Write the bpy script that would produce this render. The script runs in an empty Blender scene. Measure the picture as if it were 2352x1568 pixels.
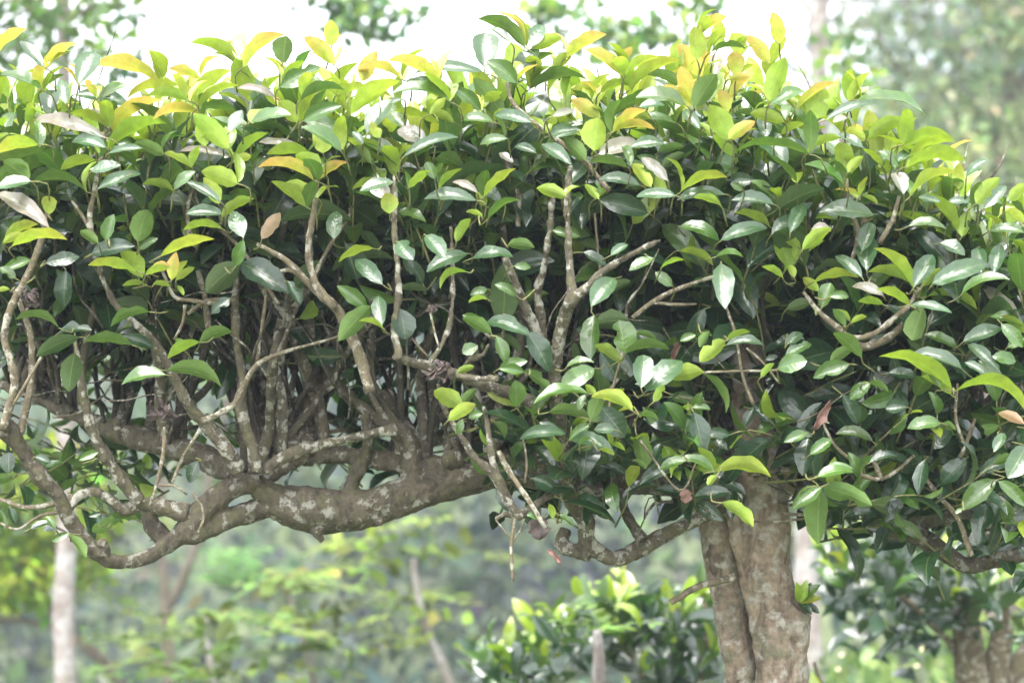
import bpy, math, random
import numpy as np
from mathutils import Vector
R = math.radians
rng = np.random.default_rng(7)
S = bpy.context.scene
COL = S.collection

# ------------------------------------------------------------------ camera & scale
CAMZ = 1.6
K = 2.2 / 5.0 / 2352.0            # metres per photo unit (2352 wide) per metre of distance
def P(px, py, y):                 # a photo position (2352x1568) at distance y -> world point
    return np.array([(px - 1176.0) * K * y, y, CAMZ - (py - 784.0) * K * y])
cam = bpy.data.cameras.new('camera'); camo = bpy.data.objects.new('camera', cam); COL.objects.link(camo)
camo.location = (0, 0, CAMZ); camo.rotation_euler = (R(90), 0, 0)
cam.sensor_width = 36; cam.lens = 36 / 0.44
cam.clip_start = 0.1; cam.clip_end = 2000
cam.dof.use_dof = True; cam.dof.focus_distance = 4.72; cam.dof.aperture_fstop = 3.2
S.camera = camo

# ------------------------------------------------------------------ world and sun (overcast)
SUN_EL, SUN_AZ = 64.0, 200.0      # high, veiled, on the viewer's side
w = bpy.data.worlds.new('World'); S.world = w; w.use_nodes = True
nt = w.node_tree; nt.nodes.clear()
out = nt.nodes.new('ShaderNodeOutputWorld'); bg = nt.nodes.new('ShaderNodeBackground')
sky = nt.nodes.new('ShaderNodeTexSky'); sky.sky_type = 'NISHITA'; sky.sun_disc = False
sky.sun_elevation = R(SUN_EL); sky.sun_rotation = R(SUN_AZ)
sky.air_density = 1.0; sky.dust_density = 4.0; sky.ozone_density = 1.0; sky.altitude = 400
hs = nt.nodes.new('ShaderNodeHueSaturation'); hs.inputs['Saturation'].default_value = 0.16; hs.inputs['Value'].default_value = 1.0
nt.links.new(sky.outputs[0], hs.inputs['Color']); nt.links.new(hs.outputs[0], bg.inputs[0])
bg.inputs[1].default_value = 0.15; nt.links.new(bg.outputs[0], out.inputs[0])
sl = bpy.data.lights.new('sun', 'SUN'); sl.energy = 1.15; sl.angle = R(46); sl.color = (1.0, 0.97, 0.92)
so = bpy.data.objects.new('sun', sl); COL.objects.link(so); so.location = (3, 8, 12)
d = Vector((math.sin(R(SUN_AZ)) * math.cos(R(SUN_EL)), math.cos(R(SUN_AZ)) * math.cos(R(SUN_EL)), math.sin(R(SUN_EL))))
so.rotation_euler = d.to_track_quat('Z', 'Y').to_euler()
S.view_settings.view_transform = 'Standard'; S.view_settings.look = 'None'
S.view_settings.gamma = 1.0; S.view_settings.exposure = 2.75
S.render.engine = 'CYCLES'
c = S.cycles
c.max_bounces = 7; c.diffuse_bounces = 3; c.glossy_bounces = 2; c.transmission_bounces = 4; c.volume_bounces = 0; c.transparent_max_bounces = 4
c.use_denoising = True; c.use_adaptive_sampling = True; c.adaptive_threshold = 0.02
try: c.denoiser = 'OPENIMAGEDENOISE'
except Exception: pass

# ------------------------------------------------------------------ materials
def newmat(name):
    m = bpy.data.materials.new(name); m.use_nodes = True; m.node_tree.nodes.clear()
    return m, m.node_tree.nodes, m.node_tree.links
def math_n(N, L, op, a, b=None, cl=False):
    n = N.new('ShaderNodeMath'); n.operation = op; n.use_clamp = cl
    for i, v in enumerate((a, b)):
        if v is None: continue
        if isinstance(v, (int, float)): n.inputs[i].default_value = v
        else: L.new(v, n.inputs[i])
    return n.outputs[0]
def mixc(N, L, f, a, b, mode='MIX'):
    n = N.new('ShaderNodeMix'); n.data_type = 'RGBA'; n.blend_type = mode
    for s, v in ((0, f), (6, a), (7, b)):
        if isinstance(v, (int, float)): n.inputs[s].default_value = v
        elif isinstance(v, tuple): n.inputs[s].default_value = v if len(v) == 4 else v + (1,)
        else: L.new(v, n.inputs[s])
    return n.outputs[2]
def ramp(N, L, f, stops):
    n = N.new('ShaderNodeValToRGB'); e = n.color_ramp.elements
    while len(e) < len(stops): e.new(0.5)
    for i, (p, cc) in enumerate(stops):
        e[i].position = p; e[i].color = cc if len(cc) == 4 else tuple(cc) + (1,)
    L.new(f, n.inputs[0]); return n.outputs[0]
def noise(N, L, scale, detail=3, rough=0.55, vec=None, dist=0.0):
    n = N.new('ShaderNodeTexNoise'); n.inputs['Scale'].default_value = scale
    n.inputs['Detail'].default_value = detail; n.inputs['Roughness'].default_value = rough; n.inputs['Distortion'].default_value = dist
    if vec is not None: L.new(vec, n.inputs['Vector'])
    return n.outputs[0]

def leaf_material(name, translucency=0.42, detail=True, rough=0.3, spec=0.5, spots=True, coat=0.0):
    m, N, L = newmat(name)
    o = N.new('ShaderNodeOutputMaterial')
    at = N.new('ShaderNodeAttribute'); at.attribute_name = 'leaf_col'
    col = at.outputs['Color']
    p = N.new('ShaderNodeBsdfPrincipled'); t = N.new('ShaderNodeBsdfTranslucent'); mx = N.new('ShaderNodeMixShader')
    geo = N.new('ShaderNodeNewGeometry')
    bump_h = None
    if detail:
        uv = N.new('ShaderNodeAttribute'); uv.attribute_name = 'leaf_uv'
        sp = N.new('ShaderNodeSeparateXYZ'); L.new(uv.outputs['Vector'], sp.inputs[0])
        au = math_n(N, L, 'ABSOLUTE', sp.outputs[0]); v = sp.outputs[1]
        ph = math_n(N, L, 'SUBTRACT', v, math_n(N, L, 'MULTIPLY', au, 0.16))
        st = math_n(N, L, 'MULTIPLY', math_n(N, L, 'ADD', ph, math_n(N, L, 'MULTIPLY', sp.outputs[2], 0.3)), 6.5)
        fr = math_n(N, L, 'FRACT', st)
        tri = math_n(N, L, 'ABSOLUTE', math_n(N, L, 'SUBTRACT', fr, 0.5))     # 0 .. 0.5, 0.5 on a vein
        vein = math_n(N, L, 'MULTIPLY', math_n(N, L, 'SUBTRACT', tri, 0.40, True), 10.0, True)
        mid = math_n(N, L, 'SUBTRACT', 1.0, math_n(N, L, 'MULTIPLY', au, 12.0), True)
        quilt = math_n(N, L, 'MULTIPLY', math_n(N, L, 'SUBTRACT', 0.5, tri), math_n(N, L, 'SUBTRACT', 1.0, au, True))
        bump_h = math_n(N, L, 'ADD', quilt, math_n(N, L, 'MULTIPLY', mid, -0.5))
        lines = math_n(N, L, 'MAXIMUM', math_n(N, L, 'MULTIPLY', vein, 0.18), mid)
        lighter = mixc(N, L, 0.45, col, (0.36, 0.42, 0.16))
        col = mixc(N, L, math_n(N, L, 'MULTIPLY', lines, 0.55), col, lighter)
        tc = N.new('ShaderNodeTexCoord')
        nz = noise(N, L, 55, 3, 0.6, tc.outputs['Object'])
        col = mixc(N, L, 1.0, col, ramp(N, L, nz, [(0.3, (0.78, 0.78, 0.78)), (0.7, (1.15, 1.15, 1.15))]), 'MULTIPLY')
        if spots:
            n2 = noise(N, L, 34, 4, 0.7, tc.outputs['Object'])
            sm = ramp(N, L, n2, [(0.66, (0, 0, 0)), (0.70, (1, 1, 1))])
            col = mixc(N, L, math_n(N, L, 'MULTIPLY', sm, 0.4), col, (0.16, 0.12, 0.06))
        bp = N.new('ShaderNodeBump'); bp.inputs['Strength'].default_value = 0.2; bp.inputs['Distance'].default_value = 0.003
        L.new(bump_h, bp.inputs['Height']); L.new(bp.outputs[0], p.inputs['Normal'])
    under = mixc(N, L, 0.25, col, (0.22, 0.30, 0.10))
    base = mixc(N, L, geo.outputs['Backfacing'], col, under)
    L.new(base, p.inputs['Base Color'])
    rg = mixc(N, L, geo.outputs['Backfacing'], (rough,) * 3, (0.6,) * 3)
    L.new(rg, p.inputs['Roughness']); p.inputs['Specular IOR Level'].default_value = spec
    cw = math_n(N, L, 'MULTIPLY', math_n(N, L, 'SUBTRACT', 1.0, geo.outputs['Backfacing']), coat)
    L.new(cw, p.inputs['Coat Weight']); p.inputs['Coat Roughness'].default_value = 0.19; p.inputs['Coat IOR'].default_value = 1.58
    if detail: L.new(bp.outputs[0], p.inputs['Coat Normal'])
    L.new(mixc(N, L, 1.0, col, (1.15, 1.2, 0.8), 'MULTIPLY'), t.inputs['Color'])
    mx.inputs[0].default_value = translucency
    L.new(p.outputs[0], mx.inputs[1]); L.new(t.outputs[0], mx.inputs[2]); L.new(mx.outputs[0], o.inputs[0])
    return m

def bark_material(name, brown, dark, lichen, moss, scale=1.0, amount=0.5, bump=0.004, soft=0.05):
    m, N, L = newmat(name)
    o = N.new('ShaderNodeOutputMaterial'); p = N.new('ShaderNodeBsdfPrincipled'); L.new(p.outputs[0], o.inputs[0])
    tc = N.new('ShaderNodeTexCoord'); v = tc.outputs['Object']
    mp = N.new('ShaderNodeMapping'); L.new(v, mp.inputs[0]); mp.inputs['Scale'].default_value = (1, 1, 0.45)
    n1 = noise(N, L, 22 * scale, 6, 0.65, mp.outputs[0], 0.6)
    col = ramp(N, L, n1, [(0.3, dark), (0.5, brown), (0.72, tuple(min(1, x * 1.5) for x in brown))])
    n2 = noise(N, L, 13 * scale, 5, 0.62, v, 0.4)
    col = mixc(N, L, ramp(N, L, n2, [(0.52, (0, 0, 0)), (0.60, (.75, .75, .75))]), col, moss)
    n3 = noise(N, L, 17 * scale, 8, 0.66, math_vec(N, L, v, (3.1, 1.7, 9.2)), 0.15)
    lo = 0.62 - 0.16 * amount
    col = mixc(N, L, ramp(N, L, n3, [(lo, (0, 0, 0)), (lo + soft, (.9, .9, .9))]), col, mixc(N, L, n1, lichen, tuple(x * 0.75 for x in lichen)))
    n4 = noise(N, L, 60 * scale, 4, 0.6, v)
    col = mixc(N, L, 1.0, col, ramp(N, L, n4, [(0.3, (0.7, 0.7, 0.7)), (0.7, (1.2, 1.2, 1.2))]), 'MULTIPLY')
    L.new(col, p.inputs['Base Color']); p.inputs['Roughness'].default_value = 0.85; p.inputs['Specular IOR Level'].default_value = 0.25
    h = math_n(N, L, 'ADD', math_n(N, L, 'MULTIPLY', n1, 0.7), math_n(N, L, 'ADD', math_n(N, L, 'MULTIPLY', n3, 0.5), math_n(N, L, 'MULTIPLY', n4, 0.3)))
    bp = N.new('ShaderNodeBump'); bp.inputs['Strength'].default_value = 0.9; bp.inputs['Distance'].default_value = bump
    L.new(h, bp.inputs['Height']); L.new(bp.outputs[0], p.inputs['Normal'])
    return m
def math_vec(N, L, v, off):
    n = N.new('ShaderNodeVectorMath'); n.operation = 'ADD'; L.new(v, n.inputs[0]); n.inputs[1].default_value = off
    return n.outputs[0]
def plain(name, colA, colB, scale=20, rough=0.8):
    m, N, L = newmat(name)
    o = N.new('ShaderNodeOutputMaterial'); p = N.new('ShaderNodeBsdfPrincipled'); L.new(p.outputs[0], o.inputs[0])
    tc = N.new('ShaderNodeTexCoord')
    L.new(ramp(N, L, noise(N, L, scale, 5, 0.6, tc.outputs['Object']), [(0.35, colA), (0.65, colB)]), p.inputs['Base Color'])
    p.inputs['Roughness'].default_value = rough
    return m

M_LEAF = leaf_material('tea_leaf', 0.36, True, 0.4, 0.3, coat=1.0)
M_LEAF2 = leaf_material('background_tea_leaf', 0.36, False, 0.3, 0.6, coat=0.8)
M_FOL = leaf_material('far_foliage', 0.35, False, 0.55, 0.3)
M_BARK = bark_material('tea_bark', (0.066, 0.056, 0.039), (0.028, 0.023, 0.017), (0.22, 0.215, 0.18), (0.068, 0.066, 0.032), 1.9, 0.40, 0.007)
M_TRUNK = bark_material('tea_trunk_bark', (0.185, 0.142, 0.104), (0.058, 0.044, 0.034), (0.325, 0.305, 0.262), (0.13, 0.125, 0.085), 1.35, 0.74, 0.012, 0.09)
M_TWIG = bark_material('twig_bark', (0.115, 0.094, 0.062), (0.056, 0.046, 0.032), (0.32, 0.305, 0.25), (0.10, 0.09, 0.048), 2.6, 0.55, 0.002)
M_THICK = bark_material('shade_darkened_stem_bark', (0.040, 0.034, 0.025), (0.019, 0.016, 0.012), (0.13, 0.125, 0.10), (0.042, 0.042, 0.025), 2.6, 0.3, 0.002)  # bark colour darkened to carry the shade inside the crown
M_FRONT = bark_material('lichened_branch_bark', (0.080, 0.069, 0.048), (0.035, 0.029, 0.021), (0.31, 0.30, 0.255), (0.085, 0.08, 0.042), 2.2, 0.58, 0.003)
M_PALE = bark_material('pale_tree_bark', (0.20, 0.17, 0.155), (0.11, 0.09, 0.08), (0.30, 0.285, 0.275), (0.16, 0.155, 0.125), 0.6, 0.8, 0.004)
M_BROWN = bark_material('brown_tree_bark', (0.13, 0.105, 0.085), (0.07, 0.055, 0.045), (0.22, 0.205, 0.185), (0.10, 0.095, 0.06), 0.6, 0.4, 0.004)
M_DEAD = plain('dead_leaf_brown', (0.030, 0.020, 0.019), (0.095, 0.066, 0.058), 60, 0.7)
M_DEADRED = plain('dead_leaf_russet', (0.075, 0.034, 0.024), (0.19, 0.10, 0.075), 40, 0.6)
M_CUT = plain('knot_wood', (0.03, 0.022, 0.018), (0.07, 0.05, 0.04), 60)
M_GROUND = plain('ground_soil_grass', (0.05, 0.075, 0.025), (0.11, 0.13, 0.05), 3.0)

# ------------------------------------------------------------------ mesh helpers
def empty(name, loc, label=None, cat=None, group=None):
    o = bpy.data.objects.new(name, None); COL.objects.link(o); o.location = loc; o.empty_display_size = 0.1
    tag(o, label, cat, group); return o
def tag(o, label=None, cat=None, group=None, kind=None):
    if label: o['label'] = label
    if cat: o['category'] = cat
    if group: o['group'] = group
    if kind: o['kind'] = kind
    return o
def link_mesh(name, V, F, mat, parent=None, smooth=True, attrs=None):
    me = bpy.data.meshes.new(name)
    V = np.asarray(V, dtype=np.float32); F = np.asarray(F, dtype=np.int32)
    k = F.shape[1]
    me.vertices.add(len(V)); me.vertices.foreach_set('co', V.ravel())
    me.loops.add(F.size); me.loops.foreach_set('vertex_index', F.ravel())
    me.polygons.add(len(F)); me.polygons.foreach_set('loop_start', np.arange(0, F.size, k, dtype=np.int32))
    me.update(calc_edges=True); me.validate()
    if smooth: me.polygons.foreach_set('use_smooth', np.ones(len(me.polygons), dtype=bool))
    if attrs is not None:
        colr, uvw = attrs
        a = me.attributes.new('leaf_col', 'FLOAT_COLOR', 'POINT')
        a.data.foreach_set('color', np.concatenate([colr, np.ones((len(colr), 1))], 1).astype(np.float32).ravel())
        b = me.attributes.new('leaf_uv', 'FLOAT_VECTOR', 'POINT'); b.data.foreach_set('vector', uvw.astype(np.float32).ravel())
    me.materials.append(mat)
    o = bpy.data.objects.new(name, me); COL.objects.link(o)
    if parent is not None:
        o.parent = parent; o.matrix_parent_inverse = parent.matrix_world.inverted() if False else o.matrix_parent_inverse
        o.location = -Vector(parent_world(parent))
    return o
def parent_world(p):
    v = Vector(p.location); q = p.parent
    while q is not None: v = v + Vector(q.location); q = q.parent
    return v

class Tubes:
    """collects tapered tubes along smooth paths; build() links them as one mesh"""
    def __init__(s): s.V = []; s.F = []; s.n = 0
    def add(s, pts, sides=8, step=0.02, lump=0.06, seed=None, cap=True):
        r = np.random.default_rng(seed if seed is not None else rng.integers(1 << 30))
        pts = np.asarray(pts, float)
        if len(pts) == 2: pts = np.array([pts[0], pts.mean(0), pts[1]])
        p = np.vstack([2 * pts[0] - pts[1], pts, 2 * pts[-1] - pts[-2]])
        res = []
        for i in range(1, len(p) - 2):
            n = max(2, int(np.linalg.norm(p[i + 1, :3] - p[i, :3]) / step))
            t = np.linspace(0, 1, n, endpoint=False)[:, None]
            a, b, cc, dd = p[i - 1], p[i], p[i + 1], p[i + 2]
            res.append(0.5 * ((2 * b) + (-a + cc) * t + (2 * a - 5 * b + 4 * cc - dd) * t ** 2 + (-a + 3 * b - 3 * cc + dd) * t ** 3))
        res.append(p[-2][None]); Q = np.vstack(res)
        c3 = Q[:, :3]; rad = np.maximum(Q[:, 3], 0.0006)
        T = np.gradient(c3, axis=0); T /= np.linalg.norm(T, axis=1)[:, None] + 1e-9
        n0 = np.cross(T[0], (0.31, 0.9, 0.2)); n0 /= np.linalg.norm(n0)
        Ns = [n0]
        for i in range(1, len(T)):
            v = Ns[-1] - T[i] * np.dot(Ns[-1], T[i]); Ns.append(v / (np.linalg.norm(v) + 1e-9))
        Ns = np.array(Ns); Bs = np.cross(T, Ns)
        th = np.linspace(0, 2 * np.pi, sides, endpoint=False)
        ss = np.concatenate([[0], np.cumsum(np.linalg.norm(np.diff(c3, axis=0), axis=1))])
        L = np.zeros((len(Q), sides))
        mr = rad.mean()
        for k in range(5):
            f = r.uniform(0.25, 1.6) / max(mr, 0.004); m = r.integers(0, 4)
            L += np.cos(ss[:, None] * f + m * th[None] + r.uniform(0, 6.28)) * r.uniform(0.4, 1)
        L = 1 + lump * L
        ring = c3[:, None] + rad[:, None, None] * L[:, :, None] * (np.cos(th)[None, :, None] * Ns[:, None] + np.sin(th)[None, :, None] * Bs[:, None])
        V = ring.reshape(-1, 3); m = len(Q)
        i = np.arange(m - 1)[:, None] * sides; j = np.arange(sides)[None]; j2 = (j + 1) % sides
        F = np.stack([i + j, i + j2, i + sides + j2, i + sides + j], -1).reshape(-1, 4)
        if cap:
            V = np.vstack([V, c3[:1], c3[-1:]])
            a = m * sides; jj = np.arange(0, sides, 2)
            c0 = np.stack([np.full(len(jj), a), (jj + 2) % sides, (jj + 1) % sides, jj], -1)
            e = (m - 1) * sides
            c1 = np.stack([np.full(len(jj), a + 1), e + jj, e + (jj + 1) % sides, e + (jj + 2) % sides], -1)
            F = np.vstack([F, c0, c1])
        s.V.append(V); s.F.append(F + s.n); s.n += len(V); return s
    def build(s, name, mat, parent=None):
        return link_mesh(name, np.vstack(s.V), np.vstack(s.F), mat, parent)
def px_path(pts, y, dy=None):
    """photo-traced path [(px,py,r_px[,y])] -> [x,y,z,r]"""
    o = []
    n = len(pts)
    for i, q in enumerate(pts):
        yy = q[3] if len(q) > 3 else (y if dy is None else y + dy * i / (n - 1))
        v = P(q[0], q[1], yy); o.append([v[0], v[1], v[2], q[2] * K * yy])
    return o

class Leaves:
    """collects leaves; every leaf is a small curved, folded blade"""
    def __init__(s): s.rows = []
    def add(s, B, A, N, L, wr, bend=0.1, fold=0.25, col=(.1, .2, .03), tip=None, blunt=0.0, ripple=0.01):
        s.rows.append((*B, *A, *N, L, wr, bend, fold, *col, *(tip if tip is not None else col), blunt, ripple, rng.random()))
    def geometry(s, seg=8, half=2):
        D = np.array(s.rows, float); n = len(D)
        B, A, N = D[:, 0:3], D[:, 3:6], D[:, 6:9]
        A = A / (np.linalg.norm(A, axis=1)[:, None] + 1e-9)
        N = N - A * (N * A).sum(1)[:, None]; N = N / (np.linalg.norm(N, axis=1)[:, None] + 1e-9)
        Sd = np.cross(N, A)
        L, wr, bend, fold = D[:, 9], D[:, 10], D[:, 11], D[:, 12]
        c0, c1, blunt, rip, rnd = D[:, 13:16], D[:, 16:19], D[:, 19], D[:, 20], D[:, 21]
        t = np.linspace(0, 1, seg + 1)
        u = np.linspace(-1, 1, 2 * half + 1)
        e1 = 0.80; e2 = 0.92 - 0.45 * blunt
        prof = (np.clip(t, 1e-4, 1)[None] ** e1) * (np.clip(1 - t, 0, 1)[None] ** e2[:, None])
        prof = prof / prof.max(1)[:, None]
        prof = prof * (1 - 0.06 * np.sin(t * 9 + rnd[:, None] * 6))
        prof = prof * (1 + 0.05 * np.sin(t * 23 + rnd[:, None] * 40))
        bite = (np.modf(rnd * 37.7)[0] < 0.10)[:, None] * np.exp(-((t[None] - 0.35 - 0.4 * np.modf(rnd * 91.3)[0][:, None]) / 0.09) ** 2)
        hw = 0.5 * wr[:, None] * L[:, None] * prof + 0.0008
        along = B[:, None] + A[:, None] * (L[:, None] * t[None])[..., None]
        curve = bend[:, None] * L[:, None] * 4 * (t * (1 - t))[None] * (0.9 + 0.25 * t[None])
        along = along + N[:, None] * curve[..., None]
        # local normal along the bent midrib
        slope = bend[:, None] * 4 * (1 - 2 * t)[None]
        Nl = N[:, None] - A[:, None] * slope[..., None]; Nl = Nl / np.linalg.norm(Nl, axis=2)[..., None]
        cf, sf = np.cos(fold), np.sin(fold)
        au = np.abs(u)
        X = along[:, :, None] + Sd[:, None, None] * (hw[:, :, None] * u[None, None] * cf[:, None, None] * (1 - 0.65 * bite[:, :, None] * (u > 0)[None, None]) * (1 + 0.1 * np.sin(rnd * 50)[:, None, None] * np.sign(u)[None, None]))[..., None]
        wav = rip[:, None, None] * L[:, None, None] * np.sin(t[None, :, None] * 14 + rnd[:, None, None] * 20 + 2.0 * u[None, None]) * au[None, None]
        up = hw[:, :, None] * (au ** 1.25)[None, None] * sf[:, None, None] + wav * (prof[:, :, None])
        X = X + Nl[:, :, None] * up[..., None]
        nv = (seg + 1) * len(u)
        V = X.reshape(-1, 3)
        f = (np.clip(t[None, :, None] * 1.25 - 0.35, 0, 1) * 0.8 + 0.25 * au[None, None] ** 2)
        f = np.clip(f, 0, 1)[..., None]
        C = c0[:, None, None] * (1 - f) + c1[:, None, None] * f
        C = C.reshape(-1, 3)
        UV = np.zeros((n, seg + 1, len(u), 3)); UV[..., 0] = u[None, None]; UV[..., 1] = t[None, :, None]; UV[..., 2] = rnd[:, None, None]
        UV = UV.reshape(-1, 3)
        i = np.arange(seg)[:, None] * len(u); j = np.arange(len(u) - 1)[None]
        f1 = np.stack([i + j, i + len(u) + j, i + len(u) + j + 1, i + j + 1], -1).reshape(-1, 4)   # upper face = front face
        F = (f1[None] + (np.arange(n) * nv)[:, None, None]).reshape(-1, 4)
        return V, F, C, UV
    def build(s, name, mat, parent=None, seg=8, half=2):
        V, F, C, UV = s.geometry(seg, half)
        return link_mesh(name, V, F, mat, parent, True, (C, UV))

def nrm(v):
    v = np.asarray(v, float); return v / (np.linalg.norm(v) + 1e-9)
def jit(col, a=0.18):
    k = 1 + rng.normal(0, a); h = rng.normal(0, a * 0.5, 3)
    return tuple(np.clip(np.array(col) * max(k, 0.45) * (1 + h), 0.004, 0.85))

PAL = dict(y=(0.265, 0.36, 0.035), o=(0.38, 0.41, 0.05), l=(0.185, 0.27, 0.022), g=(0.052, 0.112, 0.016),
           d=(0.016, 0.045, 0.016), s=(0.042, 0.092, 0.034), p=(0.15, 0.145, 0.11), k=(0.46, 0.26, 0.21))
TIP = dict(y=(0.36, 0.36, 0.05), o=(0.66, 0.34, 0.14), l=(0.24, 0.33, 0.03), p=(0.20, 0.17, 0.13))

# ------------------------------------------------------------------ the tea tree
TREE_Y = 5.1
base = np.array([P(1745, 0, TREE_Y)[0], TREE_Y, 0.0])
tea = empty('tea_tree', tuple(base), 'large flat topped tea tree with glossy leaves, lichen spotted limbs and two fused trunks', 'tree')

def fuse(o, vox, disp, size):
    m = o.modifiers.new('fuse', 'REMESH'); m.mode = 'VOXEL'; m.voxel_size = vox; m.use_smooth_shade = True
    sm = o.modifiers.new('soften', 'SMOOTH'); sm.factor = 0.5; sm.iterations = 3
    for k, (st, sz) in enumerate(((disp, size), (disp * 0.45, size * 0.3))):
        tx = bpy.data.textures.new('bark_lumps', 'CLOUDS'); tx.noise_scale = sz; tx.noise_depth = 3
        dm = o.modifiers.new('lumps', 'DISPLACE'); dm.texture = tx; dm.strength = st; dm.texture_coords = 'GLOBAL'; dm.mid_level = 0.5

# trunk: two fused stems and the burl
tk = Tubes()
y0 = TREE_Y
tk.add(px_path([(1690, 2560, 95), (1705, 2000, 50), (1702, 1568, 38), (1690, 1480, 40), (1678, 1400, 40), (1666, 1300, 42), (1652, 1210, 46), (1640, 1140, 50), (1630, 1080, 44)], y0 + 0.055), 20, 0.02, 0.03, 1)
tk.add(px_path([(1805, 2560, 130), (1800, 2000, 72), (1795, 1568, 60), (1790, 1480, 62), (1780, 1400, 58), (1765, 1300, 55), (1762, 1220, 56), (1760, 1150, 52), (1760, 1073, 46), (1738, 1010, 42), (1720, 950, 40), (1715, 860, 40), (1730, 760, 36), (1745, 660, 26)], y0), 24, 0.02, 0.03, 2)
tk.add(px_path([(1742, 1530, 5), (1734, 1460, 9), (1724, 1400, 12), (1712, 1330, 13), (1700, 1270, 15), (1688, 1210, 18), (1676, 1140, 16)], y0 - 0.02), 10, 0.02, 0.05, 3)
tk.add(px_path([(1735, 1720, 30), (1730, 1568, 28), (1722, 1450, 26), (1712, 1350, 26), (1705, 1250, 26)], y0 + 0.085), 12, 0.02, 0.04, 7)
tk.add(px_path([(1700, 1120, 50), (1760, 1090, 55), (1830, 1090, 44)], y0), 18, 0.02, 0.05, 4)
tk.add(px_path([(1815, 1395, 30), (1842, 1412, 26), (1850, 1400, 14)], y0 - 0.02), 12, 0.015, 0.1, 5)
tk.add(px_path([(1820, 1480, 36), (1825, 1430, 42), (1830, 1400, 34)], y0 - 0.01), 14, 0.015, 0.08, 6)
trunk = tk.build('trunk', M_TRUNK, tea); fuse(trunk, 0.0045, 0.016, 0.05)
kb = Tubes(); kb.add(px_path([(1828, 1394, 22), (1838, 1386, 24), (1852, 1378, 18)], y0 - 0.03), 12, 0.006, 0.22, 9)
kb.build('burl', M_CUT, trunk)

def limb(paths, vox=0.0045, disp=0.015, size=0.045, name='limb', mat=None, sides=18):
    t = Tubes()
    for k, (pts, y, dy) in enumerate(paths): t.add(px_path(pts, y, dy), sides, 0.015, 0.05)
    o = t.build(name, mat or M_BARK, tea); fuse(o, vox, disp, size); return o

# the great lower limb running left from the trunk, with its fused strands and stubs
big = limb([
    ([(1680, 1120, 56), (1560, 1095, 52), (1430, 1088, 50), (1300, 1078, 46), (1175, 1073, 42), (1100, 1088, 47), (1025, 1108, 42), (950, 1133, 42), (880, 1158, 42), (800, 1173, 47), (725, 1170, 54), (665, 1160, 48), (615, 1133, 32), (590, 1108, 24)], 5.08, -0.16),
    ([(1010, 1080, 32), (930, 1066, 26), (880, 1058, 22), (820, 1048, 20), (765, 1046, 19), (700, 1048, 17), (650, 1072, 18), (600, 1092, 22)], 5.02, -0.06),
    ([(800, 1165, 22), (805, 1120, 18), (825, 1073, 17), (845, 1015, 15), (838, 950, 12)], 4.97, 0.0),
    ([(945, 1135, 24), (945, 1073, 26), (935, 1010, 32), (905, 965, 26), (880, 900, 18)], 4.98, 0.05),
    ([(905, 985, 18), (850, 950, 15), (790, 900, 14), (750, 845, 12), (700, 760, 9)], 5.0, 0.1),
    ([(726, 1215, 14), (735, 1235, 8), (738, 1246, 3)], 4.93, 0.0),
    ([(865, 1195, 10), (878, 1206, 4)], 4.95, 0.0),
    ([(590, 1110, 24), (540, 1085, 26), (500, 1063, 29), (450, 1043, 28), (380, 1023, 27), (310, 1005, 26), (240, 978, 21), (150, 945, 15), (60, 905, 12), (-60, 860, 9)], 4.98, 0.22)])
kn = Tubes()
kn.add(px_path([(727, 1214, 11), (728, 1217, 9)], 4.86), 10, 0.003, 0.1); kn.build('knot', M_CUT, big)

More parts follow.
